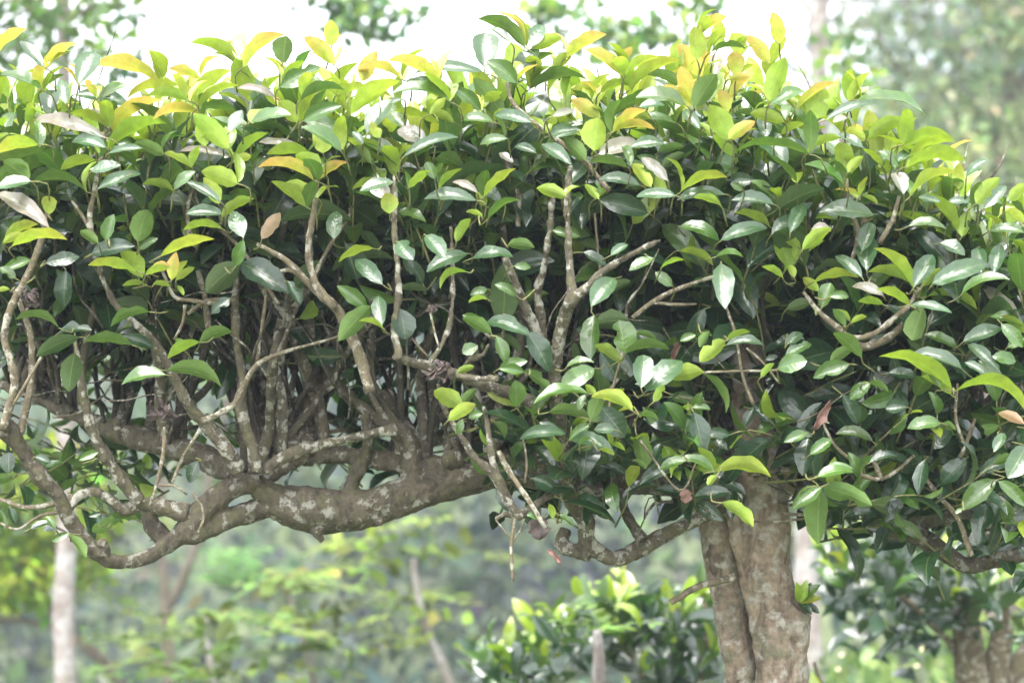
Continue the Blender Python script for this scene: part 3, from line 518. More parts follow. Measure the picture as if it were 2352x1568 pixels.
# ---- leaves traced one by one from the photograph: (base, tip, apparent width, arch, colour)
def crop(ox, oy):   # reading frames: 860x600 windows of the 2560x1707 photo
    s = 860 / 2247.0
    return lambda x, y: ((ox + x * s) * 0.91875, (oy + y * s) * 0.91855)
HERO = {
(0, 0): """-80 400 175 190 25 8 o;285 440 130 270 30 8 s;290 450 505 285 25 15 o;515 550 620 340 65 4 s;275 590 -60 515 20 12 g;280 580 420 490 25 8 g;1045 540 600 430 22 16 o
330 760 350 590 80 5 s;430 680 400 520 50 5 s;490 620 860 700 25 10 s;1225 640 825 650 20 18 y;1300 510 1100 450 32 10 o;1265 700 1510 460 30 16 y;1230 660 960 630 30 10 l;1300 700 1560 560 20 10 l
1570 460 1245 280 26 13 l;1590 440 1870 230 28 13 o;1850 410 1870 235 80 3 g;1830 570 2090 440 42 12 g;2180 420 1985 245 42 12 o;2165 300 2160 130 60 3 y;690 900 220 805 20 16 p;715 830 460 740 22 12 l;722 840 600 715 30 8 p
725 865 1060 655 25 13 o;715 960 1090 810 27 12 l;1310 745 1000 780 22 18 o;1490 970 1260 750 42 6 l;1340 955 1300 800 62 4 l;1500 865 1580 720 50 4 s;250 945 -40 1010 30 16 y;690 965 470 930 45 10 s;715 1000 930 970 25 8 s
1070 1005 880 930 40 8 g;1490 1020 1175 990 16 12 p;1250 1090 1075 1000 30 8 l;1535 1050 1750 870 24 6 l;1530 1060 1640 1020 55 8 y;1550 1200 1315 1120 50 10 l;1430 1330 1330 1160 50 4 y;1440 1320 1215 1190 25 6 s
2005 1000 1690 930 18 14 p;2020 1000 1740 1010 30 8 l;2110 1000 2110 820 82 3 y;2100 1120 1930 1015 60 8 l;2050 1180 1685 1095 22 14 o;2090 1170 2270 1060 30 10 o;2060 1290 1860 1195 48 8 l;1995 1350 1770 1185 26 6 l
565 1255 210 1195 18 16 g;640 1235 920 1135 28 10 s;620 1045 395 1110 32 14 l;1135 1250 930 1205 30 16 l;1140 1235 1275 1120 38 10 g;1450 1420 1660 1300 32 10 l;1460 1400 1215 1400 35 8 s;-20 1265 320 1485 28 10 p
200 1185 -20 1230 40 6 s;30 1565 250 1465 30 14 y;690 1570 745 1400 52 3 g;900 1580 960 1370 70 3 g;1710 1560 1830 1390 42 4 k;1590 1550 1520 1380 60 4 s;1460 1500 1195 1505 20 12 l;2180 1560 2200 1380 60 3 s;320 1400 300 1280 80 5 y
190 1180 20 1050 60 5 g;-20 1190 190 1090 40 8 g;620 960 650 1000 40 4 l;600 1120 790 1080 40 6 s;2230 990 1970 830 30 8 g;1990 780 2247 880 40 10 g;1980 790 2230 690 40 10 g;1640 800 1900 750 30 8 g;1960 660 2250 590 25 14 g
1800 640 1550 580 22 12 p;2060 640 1880 600 50 6 l;1940 800 1820 660 60 4 l;520 560 700 590 25 10 g;640 640 830 560 30 8 g;1320 700 1540 720 30 10 g""",
(850, 0): """1205 310 900 125 28 15 g;945 445 945 215 80 4 s;1150 490 1110 280 78 3 l;1205 320 1330 165 60 4 s;1250 320 1445 240 45 12 l;1115 280 985 185 32 6 s;1160 490 1300 325 55 5 s;1165 500 1395 350 22 10 g;1155 540 955 400 50 8 g
1480 370 1740 225 30 12 o;1840 495 1600 325 30 8 o;1390 450 1510 350 55 6 l;950 485 490 480 18 14 s;650 530 315 395 26 12 o;680 565 430 530 24 8 s;70 745 390 530 30 14 y;175 875 350 650 42 8 s;-20 620 190 580 30 10 y;140 530 240 335 52 6 o
400 520 110 460 20 14 o;720 670 335 620 18 14 g;590 745 690 640 42 6 y;560 925 375 850 58 8 p;385 1085 105 905 30 13 g;420 1020 775 900 20 12 s;580 1010 780 930 50 6 d;920 720 740 570 42 6 g;1070 760 870 510 42 5 g;1240 585 1620 525 20 14 g
1510 620 1700 560 40 12 y;1700 605 1890 555 30 18 l;1890 590 2220 395 26 12 y;1865 490 2080 375 26 12 y;2247 580 2010 490 32 12 g;2260 690 1930 640 30 14 g;1955 700 2120 690 32 10 s;1700 770 1515 650 44 8 o;1660 985 1690 770 78 3 l
1780 865 2000 720 26 12 o;1785 860 2055 845 20 14 o;1600 1045 1460 900 55 4 g;1690 1010 1955 935 42 6 p;1320 945 1510 1075 40 6 s;1475 1215 1655 1030 44 6 s;1365 890 1565 845 42 10 s;1360 870 1235 765 42 8 l;1345 790 1420 790 70 5 l
1390 760 1535 720 32 6 p;1090 905 915 945 35 12 g;1000 800 790 790 32 12 g;940 1285 1150 1100 22 6 y;950 1345 890 1260 62 4 l;900 1260 735 1190 30 10 p;325 1395 300 1260 82 4 y;325 1300 180 1170 58 6 p;350 1190 130 1250 35 8 s
370 1385 560 1450 30 14 g;965 1430 1185 1310 20 15 g;930 1415 825 1385 32 12 l;1475 1285 1285 1230 48 12 l;1690 1300 1600 1205 42 8 l;1670 1300 1770 1220 32 8 l;2030 1220 1910 1070 50 10 y;2140 1180 1970 1030 36 6 p;2100 1290 2060 1150 60 6 l
2190 1280 1935 1285 30 8 s;1955 1210 1690 1175 32 10 s;2010 1390 1685 1310 44 8 d;1880 1095 1640 1060 26 10 g;1390 1505 1570 1545 50 6 g;760 1580 850 1430 42 12 l;620 1170 560 1060 62 4 g;645 1235 800 1105 24 6 l;450 1225 590 1115 32 6 l
890 1310 550 1300 26 14 s;1050 1310 920 1200 46 6 d;1280 1000 1140 960 45 8 s;1130 1060 1040 1000 45 6 p;740 800 600 730 40 6 l;1000 560 860 480 40 6 l;1250 800 1000 760 35 10 s;1550 860 1400 900 40 8 s;400 650 330 680 40 6 s
2030 780 1860 740 35 8 l;2180 800 1960 790 22 12 g;1900 960 2120 940 40 8 s;2080 990 2247 960 35 8 g;2100 1100 2247 1000 40 6 d;150 940 80 860 45 6 s;200 1060 100 950 40 8 g;270 1190 80 1240 26 12 l;260 900 200 800 60 4 y""",
(1700, 0): """650 285 605 80 46 4 o;110 390 90 175 58 4 y;250 315 265 135 56 4 y;120 205 310 110 36 8 o;140 500 -20 290 48 6 o;585 425 420 230 36 8 o;370 500 345 340 70 6 o;400 370 340 215 70 4 y;315 520 460 505 40 8 o;230 500 240 360 66 4 p
200 345 430 322 18 12 g;585 660 690 375 48 5 l;95 700 240 485 56 6 g;330 650 465 500 32 10 o;310 730 260 590 60 6 o;545 590 480 430 40 6 p;590 690 815 600 36 16 g;755 725 1025 540 14 6 o;900 775 920 560 88 3 l;955 785 1290 680 17 12 s
1115 690 1240 475 30 8 y;1160 655 1610 770 14 14 g;330 920 190 685 54 5 l;320 905 490 795 46 8 o;335 1020 215 880 36 6 l;835 825 550 660 22 8 g;830 1005 1050 900 30 12 l;845 1010 340 1010 12 14 g;760 1190 570 1010 17 6 g;1080 1140 1040 930 62 5 l
1100 1125 1195 1020 50 6 l;1210 910 1085 860 70 14 y;1195 965 1035 875 32 10 s;1225 910 1475 780 36 10 l;1320 1085 1190 970 22 6 l;1425 1085 1300 990 36 12 g;1400 1060 1510 980 44 6 s;1500 1020 1800 930 20 16 l;1460 945 1795 930 28 20 l
1480 1090 1865 1050 30 14 l;1460 1265 1400 1130 72 5 p;1500 1290 1800 1125 20 13 y;1870 1155 2015 1045 32 10 s;0 1260 310 1160 20 12 y;290 1270 -20 1310 26 12 s;265 1340 90 1290 30 10 l;610 1335 335 1310 34 8 s;620 1380 945 1230 34 8 d
630 1320 455 1185 27 12 g;1265 1405 905 1390 34 8 s;1070 1205 815 1075 20 12 g;1170 1280 1015 1240 16 6 o;1170 1290 1225 1155 26 4 y;1195 1280 1290 1335 30 12 y;585 1480 355 1390 26 8 l;270 1570 570 1490 32 12 s;600 1530 745 1410 42 8 s
720 1520 810 1335 52 5 s;860 1500 985 1510 50 12 p;770 1610 650 1510 46 6 l;800 1630 990 1490 38 10 l;1190 1640 1250 1455 60 4 s;0 1480 255 1575 32 16 g;1810 1510 1600 1260 26 8 l;1840 1545 1890 1370 50 4 l;1935 1330 2085 1160 50 5 l
1990 1360 2130 1215 40 6 s;1900 1320 1740 1330 32 10 s;2150 1310 2260 1200 50 5 l;2110 1340 1900 1340 24 14 g;1490 1480 1740 1500 24 10 g;560 900 560 760 70 6 s;700 1080 500 870 50 8 s;1200 1190 1320 1170 60 6 d;1240 1120 1200 960 45 5 d
480 1180 330 1200 70 6 d;410 1240 330 1200 50 6 g;680 800 460 740 40 8 l;660 880 810 810 30 10 l;500 760 360 740 30 10 g;820 980 700 900 30 8 s;950 900 830 870 40 6 d;1500 1210 1380 1110 50 6 s;1090 770 1000 800 50 6 p;1560 1290 1700 1320 35 6 s
2020 1510 2247 1520 30 10 g;1900 1440 1830 1560 40 6 d;2247 1450 2150 1360 45 6 y;470 540 430 600 60 5 s;130 840 20 720 50 6 s;60 520 -30 420 45 6 s""",
(0, 600): """890 205 575 165 22 8 y;930 245 790 70 58 5 l;985 195 1110 165 50 12 o;1120 260 1150 80 42 5 o;1120 265 1225 135 32 6 y;950 290 800 300 26 8 l;950 225 1110 180 30 8 l;1110 300 1000 285 32 6 l;1050 105 1400 -5 20 6 y;80 40 440 0 24 10 y
975 470 725 565 30 14 g;385 575 100 520 20 18 g;385 605 600 590 34 10 d;515 635 235 760 34 8 d;860 685 545 665 24 8 g;1000 700 795 630 40 8 d;1300 665 1095 775 30 12 l;1200 720 1150 640 60 6 g;1305 665 1515 600 38 16 g;1570 150 1345 345 56 8 d
1575 155 1880 340 50 8 d;490 740 450 990 56 5 d;1080 880 795 945 30 12 g;1090 850 1445 960 30 14 g;430 200 420 435 58 5 d;1880 270 1965 425 50 5 d;1540 170 1590 0 50 4 g;1150 260 1270 180 34 6 l;1160 300 1200 360 40 6 l;100 250 0 180 50 5 g;60 320 -20 330 40 6 y
1500 380 1380 480 50 6 d;600 90 880 40 40 8 d;300 150 520 110 40 8 d;900 60 1030 -10 40 8 g;20 20 160 -40 40 6 y;640 20 520 -60 50 6 g;200 130 20 210 40 10 g""",
(850, 600): """215 55 -10 145 22 10 l;380 10 480 130 80 4 s;560 -30 690 125 56 4 s;830 90 565 210 36 12 s;865 120 1130 110 30 20 s;830 210 655 320 24 26 l;275 290 100 130 46 5 s;275 555 250 365 52 5 s;285 580 125 530 24 10 l;200 430 -10 660 44 8 g
180 445 -20 300 42 5 g;390 450 430 650 76 4 d;990 610 800 510 42 8 g;960 535 1245 625 36 14 s;1020 630 1085 810 46 6 g;1200 860 1035 840 44 8 g;1040 840 1225 790 42 8 g;900 690 800 740 70 6 g;760 870 875 825 42 10 l;800 1085 615 985 58 8 l
785 1080 890 970 46 6 g;710 1175 885 1070 42 8 y;1150 1090 1145 915 62 4 g;1375 985 1205 850 36 8 g;1365 1125 1640 1165 32 8 g;1640 1170 1705 1005 55 5 g;1910 1115 1640 1025 35 20 y;1860 735 1820 525 80 4 g;1840 805 1665 685 38 10 l;1860 745 2150 715 24 12 g
1965 965 1985 750 66 4 s;2000 985 2235 790 48 6 s;2050 1055 2115 945 45 6 l;1625 1005 1265 1070 18 10 g;1670 1020 1605 945 50 6 l;1470 1265 1175 1300 30 16 s;1510 1305 1795 1400 32 22 s;1660 490 1640 780 46 5 g;1700 730 1820 920 64 4 d;1790 250 1640 435 60 6 s
1940 1270 1990 1495 58 4 g;1700 1090 1860 1290 58 5 d;1950 1145 2080 1180 30 20 g;2260 1440 2090 1500 36 12 g;1220 600 1370 860 46 6 d;1660 840 1440 980 52 6 g;1480 830 1660 800 25 12 g;1150 360 1010 290 40 14 g;960 320 850 360 50 10 g;960 385 840 410 30 14 l
1100 30 1270 50 50 8 g;1140 170 1245 180 45 12 g;560 330 390 320 35 8 d;540 280 440 130 50 6 d;30 20 110 260 70 4 d;930 540 800 490 44 8 g;1880 520 1660 550 60 6 d;1930 610 2065 650 30 10 g;2050 120 1890 200 36 8 g;2100 180 2247 130 20 8 l;2170 300 2060 210 50 6 g
1600 1010 1560 1110 50 6 g;1790 1240 1660 1240 60 6 s;1500 1300 1640 1200 40 8 g;1440 1270 1300 1190 40 6 d;930 1130 840 1160 60 6 g;800 1170 770 1270 50 6 g;1280 1230 1390 1310 60 6 g;1560 1330 1640 1290 30 10 g;1590 80 1740 170 35 8 d;1770 100 1880 30 45 6 s
1740 340 1900 270 40 8 d""",
(1700, 600): """0 70 215 165 26 12 l;235 110 415 115 22 20 g;270 155 295 450 48 4 s;685 205 940 5 30 8 l;720 190 620 -60 50 5 l;760 130 770 0 50 5 l;745 245 715 165 62 4 l;670 245 535 175 30 10 l;875 275 1165 245 20 12 y;905 335 805 245 48 5 y;925 445 985 280 62 5 g
1190 245 1015 105 38 8 s;1220 200 1225 -30 62 4 s;1525 315 1265 55 22 8 y;1530 305 1650 95 50 6 s;1590 300 1700 185 42 6 l;1645 290 2010 155 34 10 s;1515 285 1225 210 26 10 l;1330 365 1125 305 30 16 p;1500 425 1285 320 26 10 l;1325 420 1165 400 32 8 l
1505 425 1775 475 20 12 s;1615 370 1940 455 24 16 l;1840 355 2155 260 20 14 g;2235 575 1975 300 28 8 p;2260 610 2095 495 30 8 l;1590 440 1515 655 66 4 g;295 655 130 795 50 5 l;305 655 460 600 26 10 l;305 685 545 690 26 16 s;-70 900 155 860 50 8 l
530 895 615 805 36 5 l;640 840 830 790 62 6 g;1105 810 870 900 44 8 g;1185 765 1000 605 38 6 g;980 790 1140 690 40 8 g;1775 965 1300 760 18 13 l;1840 840 1485 770 27 14 s;1805 985 2265 1130 17 24 l;1770 1010 1580 890 34 10 l;1700 1195 1485 1230 40 16 g
1720 1195 1800 1240 50 10 g;1850 665 2105 580 36 8 s;1810 705 1595 620 30 10 g;2100 550 2240 700 46 8 g;2190 790 2040 760 55 10 g;235 1510 595 1550 30 18 l;225 1500 115 1350 34 6 l;230 1530 -20 1440 25 14 g;1880 680 2090 860 34 8 s;160 875 300 1130 20 14 g
90 1125 150 1395 46 4 d;80 1095 200 1110 36 14 g;980 370 1100 370 50 12 g;1110 530 1010 460 40 10 l;1120 540 1220 500 36 10 l;700 680 800 610 60 5 s;690 760 860 680 40 10 g;1230 930 1360 990 32 14 g;1240 930 1110 1040 55 6 g;1480 1090 1340 1100 70 6 d
1060 1010 1160 1200 50 6 d;830 1260 680 1320 44 8 g;850 1400 990 1300 50 6 g;840 1290 800 1540 50 5 d;900 1540 1130 1490 34 12 g;2247 1200 2080 1130 40 10 k;1940 50 1970 230 60 4 s;2090 30 2050 220 50 5 s;2140 700 2247 640 50 6 g;1700 20 1860 100 50 6 s
1990 870 1860 800 40 6 s;2100 870 1950 890 50 6 d;1400 650 1230 670 40 8 d;1080 560 1000 450 40 8 g;480 1100 420 1220 50 6 d;560 780 640 760 45 8 d;100 620 0 660 50 6 g;190 600 130 700 50 6 g;160 450 60 660 45 5 d;700 450 860 400 45 6 d;2030 500 2247 560 32 8 g;1360 870 1560 900 34 8 d;1620 840 1700 960 50 8 g""",
(1700, 1107): """925 285 735 430 46 8 g;915 305 905 660 50 5 g;935 290 1255 410 42 12 g;905 220 1130 190 30 12 g;880 210 840 30 60 5 d;275 390 478 548 36 12 l;325 320 95 350 38 8 d;2065 240 1835 440 44 8 g;2080 250 2260 410 40 8 g
2010 390 1950 665 52 5 d;1870 100 1700 275 50 6 d;2260 20 2140 230 62 6 s;240 215 180 275 60 8 l;1600 110 1560 340 40 6 d;1240 130 1420 90 30 8 d;2150 180 2247 220 40 8 g;2120 -60 2050 60 50 6 s;1840 430 1800 460 50 6 g""",
(850, 1107): """1310 480 1220 470 60 8 g;1390 490 1370 400 50 6 l;1430 470 1530 550 30 10 g;1260 230 1390 290 70 6 d;1700 40 1790 80 30 10 l;1930 110 2000 170 40 6 g""",
(0, 1107): """60 200 60 60 70 4 d;440 590 340 640 45 8 g;450 600 560 750 36 10 g;640 530 620 440 60 5 d;60 420 100 530 50 6 d;1290 120 1240 260 60 5 d;360 560 300 480 40 6 g;200 560 330 520 30 8 d;660 460 580 480 45 6 d;230 90 330 130 50 6 d;520 110 640 60 45 6 g""",
}
new = Leaves(); old = Leaves(); stems = Tubes()
def hero(bx, by, tx, ty, wr, bend, code, y):
    """leaf drawn from base to tip; apparent width sets the roll, colour code sets which face we see"""
    top = code in 'sp' or (code in 'gd' and rng.random() < 0.6)
    face_on = wr >= 0.46
    low = by > 480
    if code == 's': dyt = rng.uniform(0.15, 0.5)       # leans back, its upper face to us and the sky
    elif code in 'gd': dyt = rng.uniform(-0.35, 0.25)
    elif code == 'p': dyt = rng.uniform(0.0, 0.4)
    else: dyt = rng.uniform(-0.35, 0.2)
    b = P(bx, by, y); t0 = P(tx, ty, y)
    ln = np.linalg.norm(t0 - b)
    t = P(tx, ty, y + dyt * ln)
    A = t - b; Lr = np.linalg.norm(A); a = A / Lr
    view = nrm(b - np.array([0, 0, CAMZ])); n0 = nrm(-view - a * np.dot(-view, a))
    width = wr * ln
    real = max(0.44 * Lr, width * 1.02) if not face_on else width * 1.06
    real = min(real, 0.055)if not face_on else real
    phi = math.acos(min(1, width / max(real, width)))
    lat = np.cross(a, n0)
    up = np.array([0, 0, 1.0])
    n1 = n0 * math.cos(phi) + lat * math.sin(phi); n2 = n0 * math.cos(phi) - lat * math.sin(phi)
    if top: n = n1 if np.dot(n1, up) > np.dot(n2, up) else n2; Nn = n
    else: n = n1 if np.dot(n1, up) < np.dot(n2, up) else n2; Nn = -n
    if not top and face_on and np.dot(-n, up) < -0.3: Nn = n
    if code in 'sp':                       # waxy upper face turned up to the bright sky
        ns = nrm((rng.normal(-0.05, .12), -0.80, 0.58 + rng.normal(0, .08)))
        fl = t0 - b; dy = (fl[0] * ns[0] + fl[2] * ns[2]) / -ns[1] * -1.0
        dy = float(np.clip((fl[0] * ns[0] + fl[2] * ns[2]) / 0.74, -0.8 * ln, 0.8 * ln))
        t = P(tx, ty, y + dy); A = t - b; Lr = np.linalg.norm(A); a = A / Lr
        Nn = nrm(ns - a * np.dot(ns, a)); lat2 = np.cross(Nn, a)
        img = nrm(np.array([fl[0], 0, fl[2]])); perp = np.array([-img[2], 0, img[0]])
        real = width / max(0.6, abs(np.dot(lat2, perp))); real = min(real, 0.06)
    q = b - 0.45 * ln * nrm(t - b) * 0.35 + np.array([rng.normal(0, .006), 0.02, -0.006])
    if not low: stems.add([[*b, 0.0013], [*q, 0.0016], [*(q + np.array([rng.normal(0, .006), 0.02, -0.03])), 0.0018]], 5, 0.02, 0.05)
    else: stems.add([[*b, 0.0012], [*q, 0.0015], [*(q + np.array([rng.normal(0, .01), 0.03, rng.normal(0, .012)])), 0.0018]], 5, 0.02, 0.05)
    col = jit(PAL[code], 0.10); tip = jit(TIP.get(code, PAL[code]), 0.10)
    cont = new if code in 'yolpk' else old
    cont.add(b, a, Nn, Lr, real / Lr, min(bend / 100.0 * (1.0 if not face_on else 1.2), 0.24), rng.uniform(0.2, 0.55), col, tip, 0.55 if wr > 0.6 else 0.1, rng.uniform(0.008, 0.026))
def companions(bx, by, y, L, n):
    b = P(bx, by, y)
    for k in range(n):
        az = rng.uniform(0, 6.28); el = R(rng.uniform(25, 65)); o_ = np.array([math.cos(az), math.sin(az), 0]); up = np.array([0, 0, 1.])
        a = up * math.cos(el) + o_ * math.sin(el); Nn = nrm(up * math.sin(el) - o_ * math.cos(el) + rng.normal(0, .2, 3))
        cd = rng.choice(['y', 'l', 'l', 'o', 'o']) if by < 260 else rng.choice(['l', 'l', 'g', 'g'])
        new.add(b + rng.normal(0, .004, 3), a, Nn, min(0.1, L) * rng.uniform(.55, .95), rng.uniform(.34, .46), rng.uniform(.05, .2), rng.uniform(.2, .5), jit(PAL[cd], .1), jit(TIP.get(cd, PAL[cd]), .1), .1, .015)
for (ox, oy), txt in HERO.items():
    cv = crop(ox, oy)
    for q in txt.replace('\n', ';').split(';'):
        q = q.split()
        if len(q) < 7: continue
        bx, by = cv(float(q[0]), float(q[1])); tx, ty = cv(float(q[2]), float(q[3]))
        code = q[6]
        ydep = rng.uniform(4.40, 4.62) if code not in 'd' else rng.uniform(4.55, 4.75)
        if by < 230: ydep += 0.12
        hero(bx, by, tx, ty, float(q[4]) / 100, float(q[5]), code, ydep)
        if by < 480 and code in 'yolg' and -40 < bx < 2400: companions(bx, by, ydep + .02, math.hypot(tx - bx, ty - by) * K * ydep, 2 if by < 260 else 1)

# ---- shoots filling the depth of the crown
VIS = []
for paths, vox in LIMBS:
    for pts, y, dy in paths:
        if y < 4.9: VIS += [(a, b) for a, b, *_ in pts]
for pts, y in THIN:
    for (a, b, *_), (c_, d_, *_) in zip(pts[:-1], pts[1:]): VIS += [(a, b), ((a + c_) / 2, (b + d_) / 2)]
VIS = np.array(VIS, float)
def clear(px, row, y):            # keep the photographed branches in view: other shoots stand behind them
    if row > 330 and np.min((VIS[:, 0] - px) ** 2 + (VIS[:, 1] - row) ** 2) < 62 ** 2: return max(y, rng.uniform(4.95, 5.3))
    return y
def shoot(p, dirv, youth, n=5, size=0.1, cont_old=old, cont_new=new, stem=True, spread=1.0):
    """leafy shoot: tip leaves young and upright, lower leaves older and spreading"""
    dirv = nrm(dirv); a0 = rng.uniform(0, 6.28)
    e1 = nrm(np.cross(dirv, (0.2, 1, 0.1))); e2 = np.cross(dirv, e1)
    ln = 0.028 * n * rng.uniform(0.8, 1.3)
    if stem:
        q = np.array(p) - dirv * (ln + rng.uniform(0.0, 0.05)) + np.array([0, .03, 0])
        stems.add([[*q, 0.0026], [*(np.array(p) - dirv * ln * 0.4 + rng.normal(0, .004, 3)), 0.002], [*p, 0.0012]], 5, 0.04, 0.05)
    for k in range(n):
        f = k / max(n - 1, 1)                      # 0 tip .. 1 bottom
        ang = a0 + k * 2.4
        out_ = e1 * math.cos(ang) + e2 * math.sin(ang)
        el = R(28 + 52 * f) * rng.uniform(0.75, 1.25) * spread   # angle away from the stem
        a = nrm(dirv * math.cos(el) + out_ * math.sin(el))
        Nn = nrm(dirv * math.sin(el) - out_ * math.cos(el) + rng.normal(0, 0.25, 3))
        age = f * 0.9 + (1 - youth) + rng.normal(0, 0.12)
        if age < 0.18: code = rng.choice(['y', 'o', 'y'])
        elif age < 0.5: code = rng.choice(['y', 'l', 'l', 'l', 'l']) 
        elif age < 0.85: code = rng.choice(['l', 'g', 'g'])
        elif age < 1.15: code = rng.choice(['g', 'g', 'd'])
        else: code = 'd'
        L = size * rng.uniform(0.55, 1.25) * (0.7 + 0.45 * min(f + 0.3, 1))
        b = np.array(p) - dirv * ln * f
        cont = cont_new if code in 'yo' else cont_old
        cont.add(b, a, Nn, L, rng.uniform(0.36, 0.5), rng.uniform(0.02, 0.2), rng.uniform(0.15, 0.6), jit(PAL[code], 0.15), jit(TIP.get(code, PAL[code]), 0.12), rng.uniform(0, 0.4), rng.uniform(0.006, 0.026))

def zrow(px, row, y=4.6):         # height of the crown measured on its front face
    return P(px, row, y)[2]
def put(px, row, y): q = P(px, row, 4.6); return np.array([q[0] * y / 4.6 if False else P(px, row, y)[0], y, q[2]])
for i in range(700):              # flush over the flat top
    px = rng.uniform(-150, 2520); y = rng.uniform(4.62, 6.3)
    row = top_px(px) + 42 + abs(rng.normal(0, 50))
    p = put(px, row, y); p[2] -= 0.02 * (y - 4.6)
    shoot(p, (rng.normal(0, .3), rng.normal(-0.1, .3), 1), rng.uniform(0.45, 0.95), rng.integers(5, 8))
for i in range(330):              # front face
    px = rng.uniform(-150, 2520); y = rng.uniform(4.62, 5.1)
    row = rng.uniform(top_px(px) + 130, 640 if px < 1500 else 720)
    y = clear(px, row, y); p = put(px, row, y)
    shoot(p, (rng.normal(0, .45), -0.45 + rng.normal(0, .3), 0.8), rng.uniform(0.1, 0.7) * (1 - 0.45 * (row - 150) / 500), rng.integers(4, 7), 0.114)
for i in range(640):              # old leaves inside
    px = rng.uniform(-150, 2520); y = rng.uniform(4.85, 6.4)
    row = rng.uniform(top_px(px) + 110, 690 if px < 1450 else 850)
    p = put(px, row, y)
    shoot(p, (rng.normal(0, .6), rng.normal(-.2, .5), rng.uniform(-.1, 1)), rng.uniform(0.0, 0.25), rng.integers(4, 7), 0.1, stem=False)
for i in range(230):              # lower leaves right of the middle
    px = rng.uniform(1150, 2480); y = rng.uniform(4.62, 5.4)
    row = rng.uniform(700, 1190) if px > 1850 else rng.uniform(680, 1120)
    if 1600 < px < 1860 and row > 950 and rng.random() < .6: continue
    y = clear(px, row, y); p = P(px, row, y)
    shoot(p, (rng.normal(0, .7), -0.5 + rng.normal(0, .3), rng.uniform(-0.3, .8)), rng.uniform(0.0, 0.3), rng.integers(3, 6), 0.095)
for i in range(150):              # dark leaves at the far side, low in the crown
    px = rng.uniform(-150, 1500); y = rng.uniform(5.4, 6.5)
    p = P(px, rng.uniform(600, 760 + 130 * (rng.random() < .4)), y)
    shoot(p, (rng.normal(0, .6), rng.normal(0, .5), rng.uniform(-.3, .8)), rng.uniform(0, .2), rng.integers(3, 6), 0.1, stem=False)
for i in range(46):               # few leaves in the open lower left and middle
    px = rng.uniform(-60, 1350); y = rng.uniform(4.8, 6.2)
    p = P(px, rng.uniform(660, 860) if px < 1000 else rng.uniform(660, 1000), y)
    shoot(p, (rng.normal(0, .6), -0.4 + rng.normal(0, .4), rng.uniform(-.1, .8)), rng.uniform(0.0, 0.3), rng.integers(2, 5), 0.085)
for i in range(70):               # ragged sprigs hanging over the limb right of the middle
    px = rng.uniform(1120, 1640) if i < 46 else rng.uniform(1840, 2420); p = P(px, rng.uniform(900, 1120 if i < 46 else 1240), rng.uniform(4.62, 4.9))
    shoot(p, (rng.normal(0, .6), -.5 + rng.normal(0, .2), rng.uniform(-.4, .7)), rng.uniform(0.1, 0.45), rng.integers(3, 6), 0.09)
for i in range(46):               # old leaves and suckers behind the limbs at left
    px = rng.uniform(-80, 1000); p = P(px, rng.uniform(880, 1075), rng.uniform(5.2, 6.2))
    shoot(p, (rng.normal(0, .6), -.2, rng.uniform(-.3, .9)), rng.uniform(0.0, 0.3), rng.integers(3, 6), 0.085)
for i in range(26):               # dark leaves hanging at the far left underside
    px = rng.uniform(-60, 330); p = P(px, rng.uniform(1030, 1200), rng.uniform(5.1, 5.8))
    shoot(p, (rng.normal(0, .6), -.2, rng.uniform(-.6, .6)), rng.uniform(0.0, 0.35), rng.integers(2, 5), 0.07)
for i in range(78):
    px = rng.uniform(1230, 1600) if i % 4 == 0 else rng.uniform(1860, 2450); p = P(px, rng.uniform(1000, 1130 if i % 4 == 0 else 1230), rng.uniform(4.75, 5.6))
    shoot(p, (rng.normal(0, .7), -.3, rng.uniform(-.6, .5)), rng.uniform(0.0, 0.4), rng.integers(2, 5), 0.075)
M_GSTEM = bark_material('green_shoot_bark', (0.13, 0.13, 0.05), (0.08, 0.075, 0.035), (0.2, 0.19, 0.1), (0.11, 0.13, 0.04), 4, 0.2, 0.001)
crown = old.build('crown', M_LEAF, tea, 9, 2)
new.build('young_leaves', M_LEAF, crown, 10, 2)
tag(th.build('upright_stems', M_FRONT, tea), kind='stuff')
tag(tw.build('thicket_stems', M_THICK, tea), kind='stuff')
tag(stems.build('shoot_stems', M_GSTEM, crown), kind='stuff')

# ------------------------------------------------------------------ dead leaves and debris caught in the branches
def dead_leaf(px, py, y, L, ang, curl, mat, label, wr=0.6, yaw=0.2):
    L = L * 1.35
    t = np.linspace(0, 1, 13); u = np.linspace(-1, 1, 9)
    T, U = np.meshgrid(t, u, indexing='ij')
    prof = (T ** 0.5) * ((1 - T) ** 0.55); prof /= prof.max()
    r = rng.uniform(0, 6)
    hw = 0.5 * wr * L * prof * (1 + .16 * np.sin(T * 17 + r) + .1 * np.sin(T * 29 + U * 4))
    th = U * curl
    X = hw * np.sin(th) / max(curl, 0.2); Y = -hw * (1 - np.cos(th)) / max(curl, .2) + 0.05 * L * np.sin(T * 8 + r + U * 2) + 0.02 * L * np.sin(U * 9 + T * 13)
    Z = -T * L + 0.03 * L * np.sin(U * 7 + r)
    ca, sa = math.cos(ang), math.sin(ang); cy, sy = math.cos(yaw), math.sin(yaw)
    X, Y = X * cy - Y * sy, X * sy + Y * cy
    X, Z = X * ca - Z * sa, X * sa + Z * ca
    V = np.stack([X, Y, Z], -1).reshape(-1, 3)
    i = np.arange(12)[:, None] * 9; j = np.arange(8)[None]
    F = np.stack([i + j, i + j + 1, i + 10 + j, i + 9 + j], -1).reshape(-1, 4)
    o = link_mesh('dead_leaf', V, F, mat)
    sd = o.modifiers.new('thickness', 'SOLIDIFY'); sd.thickness = 0.0008
    o.location = P(px, py, y); tag(o, label, 'dead leaf', 'dead leaves caught in the branches'); return o
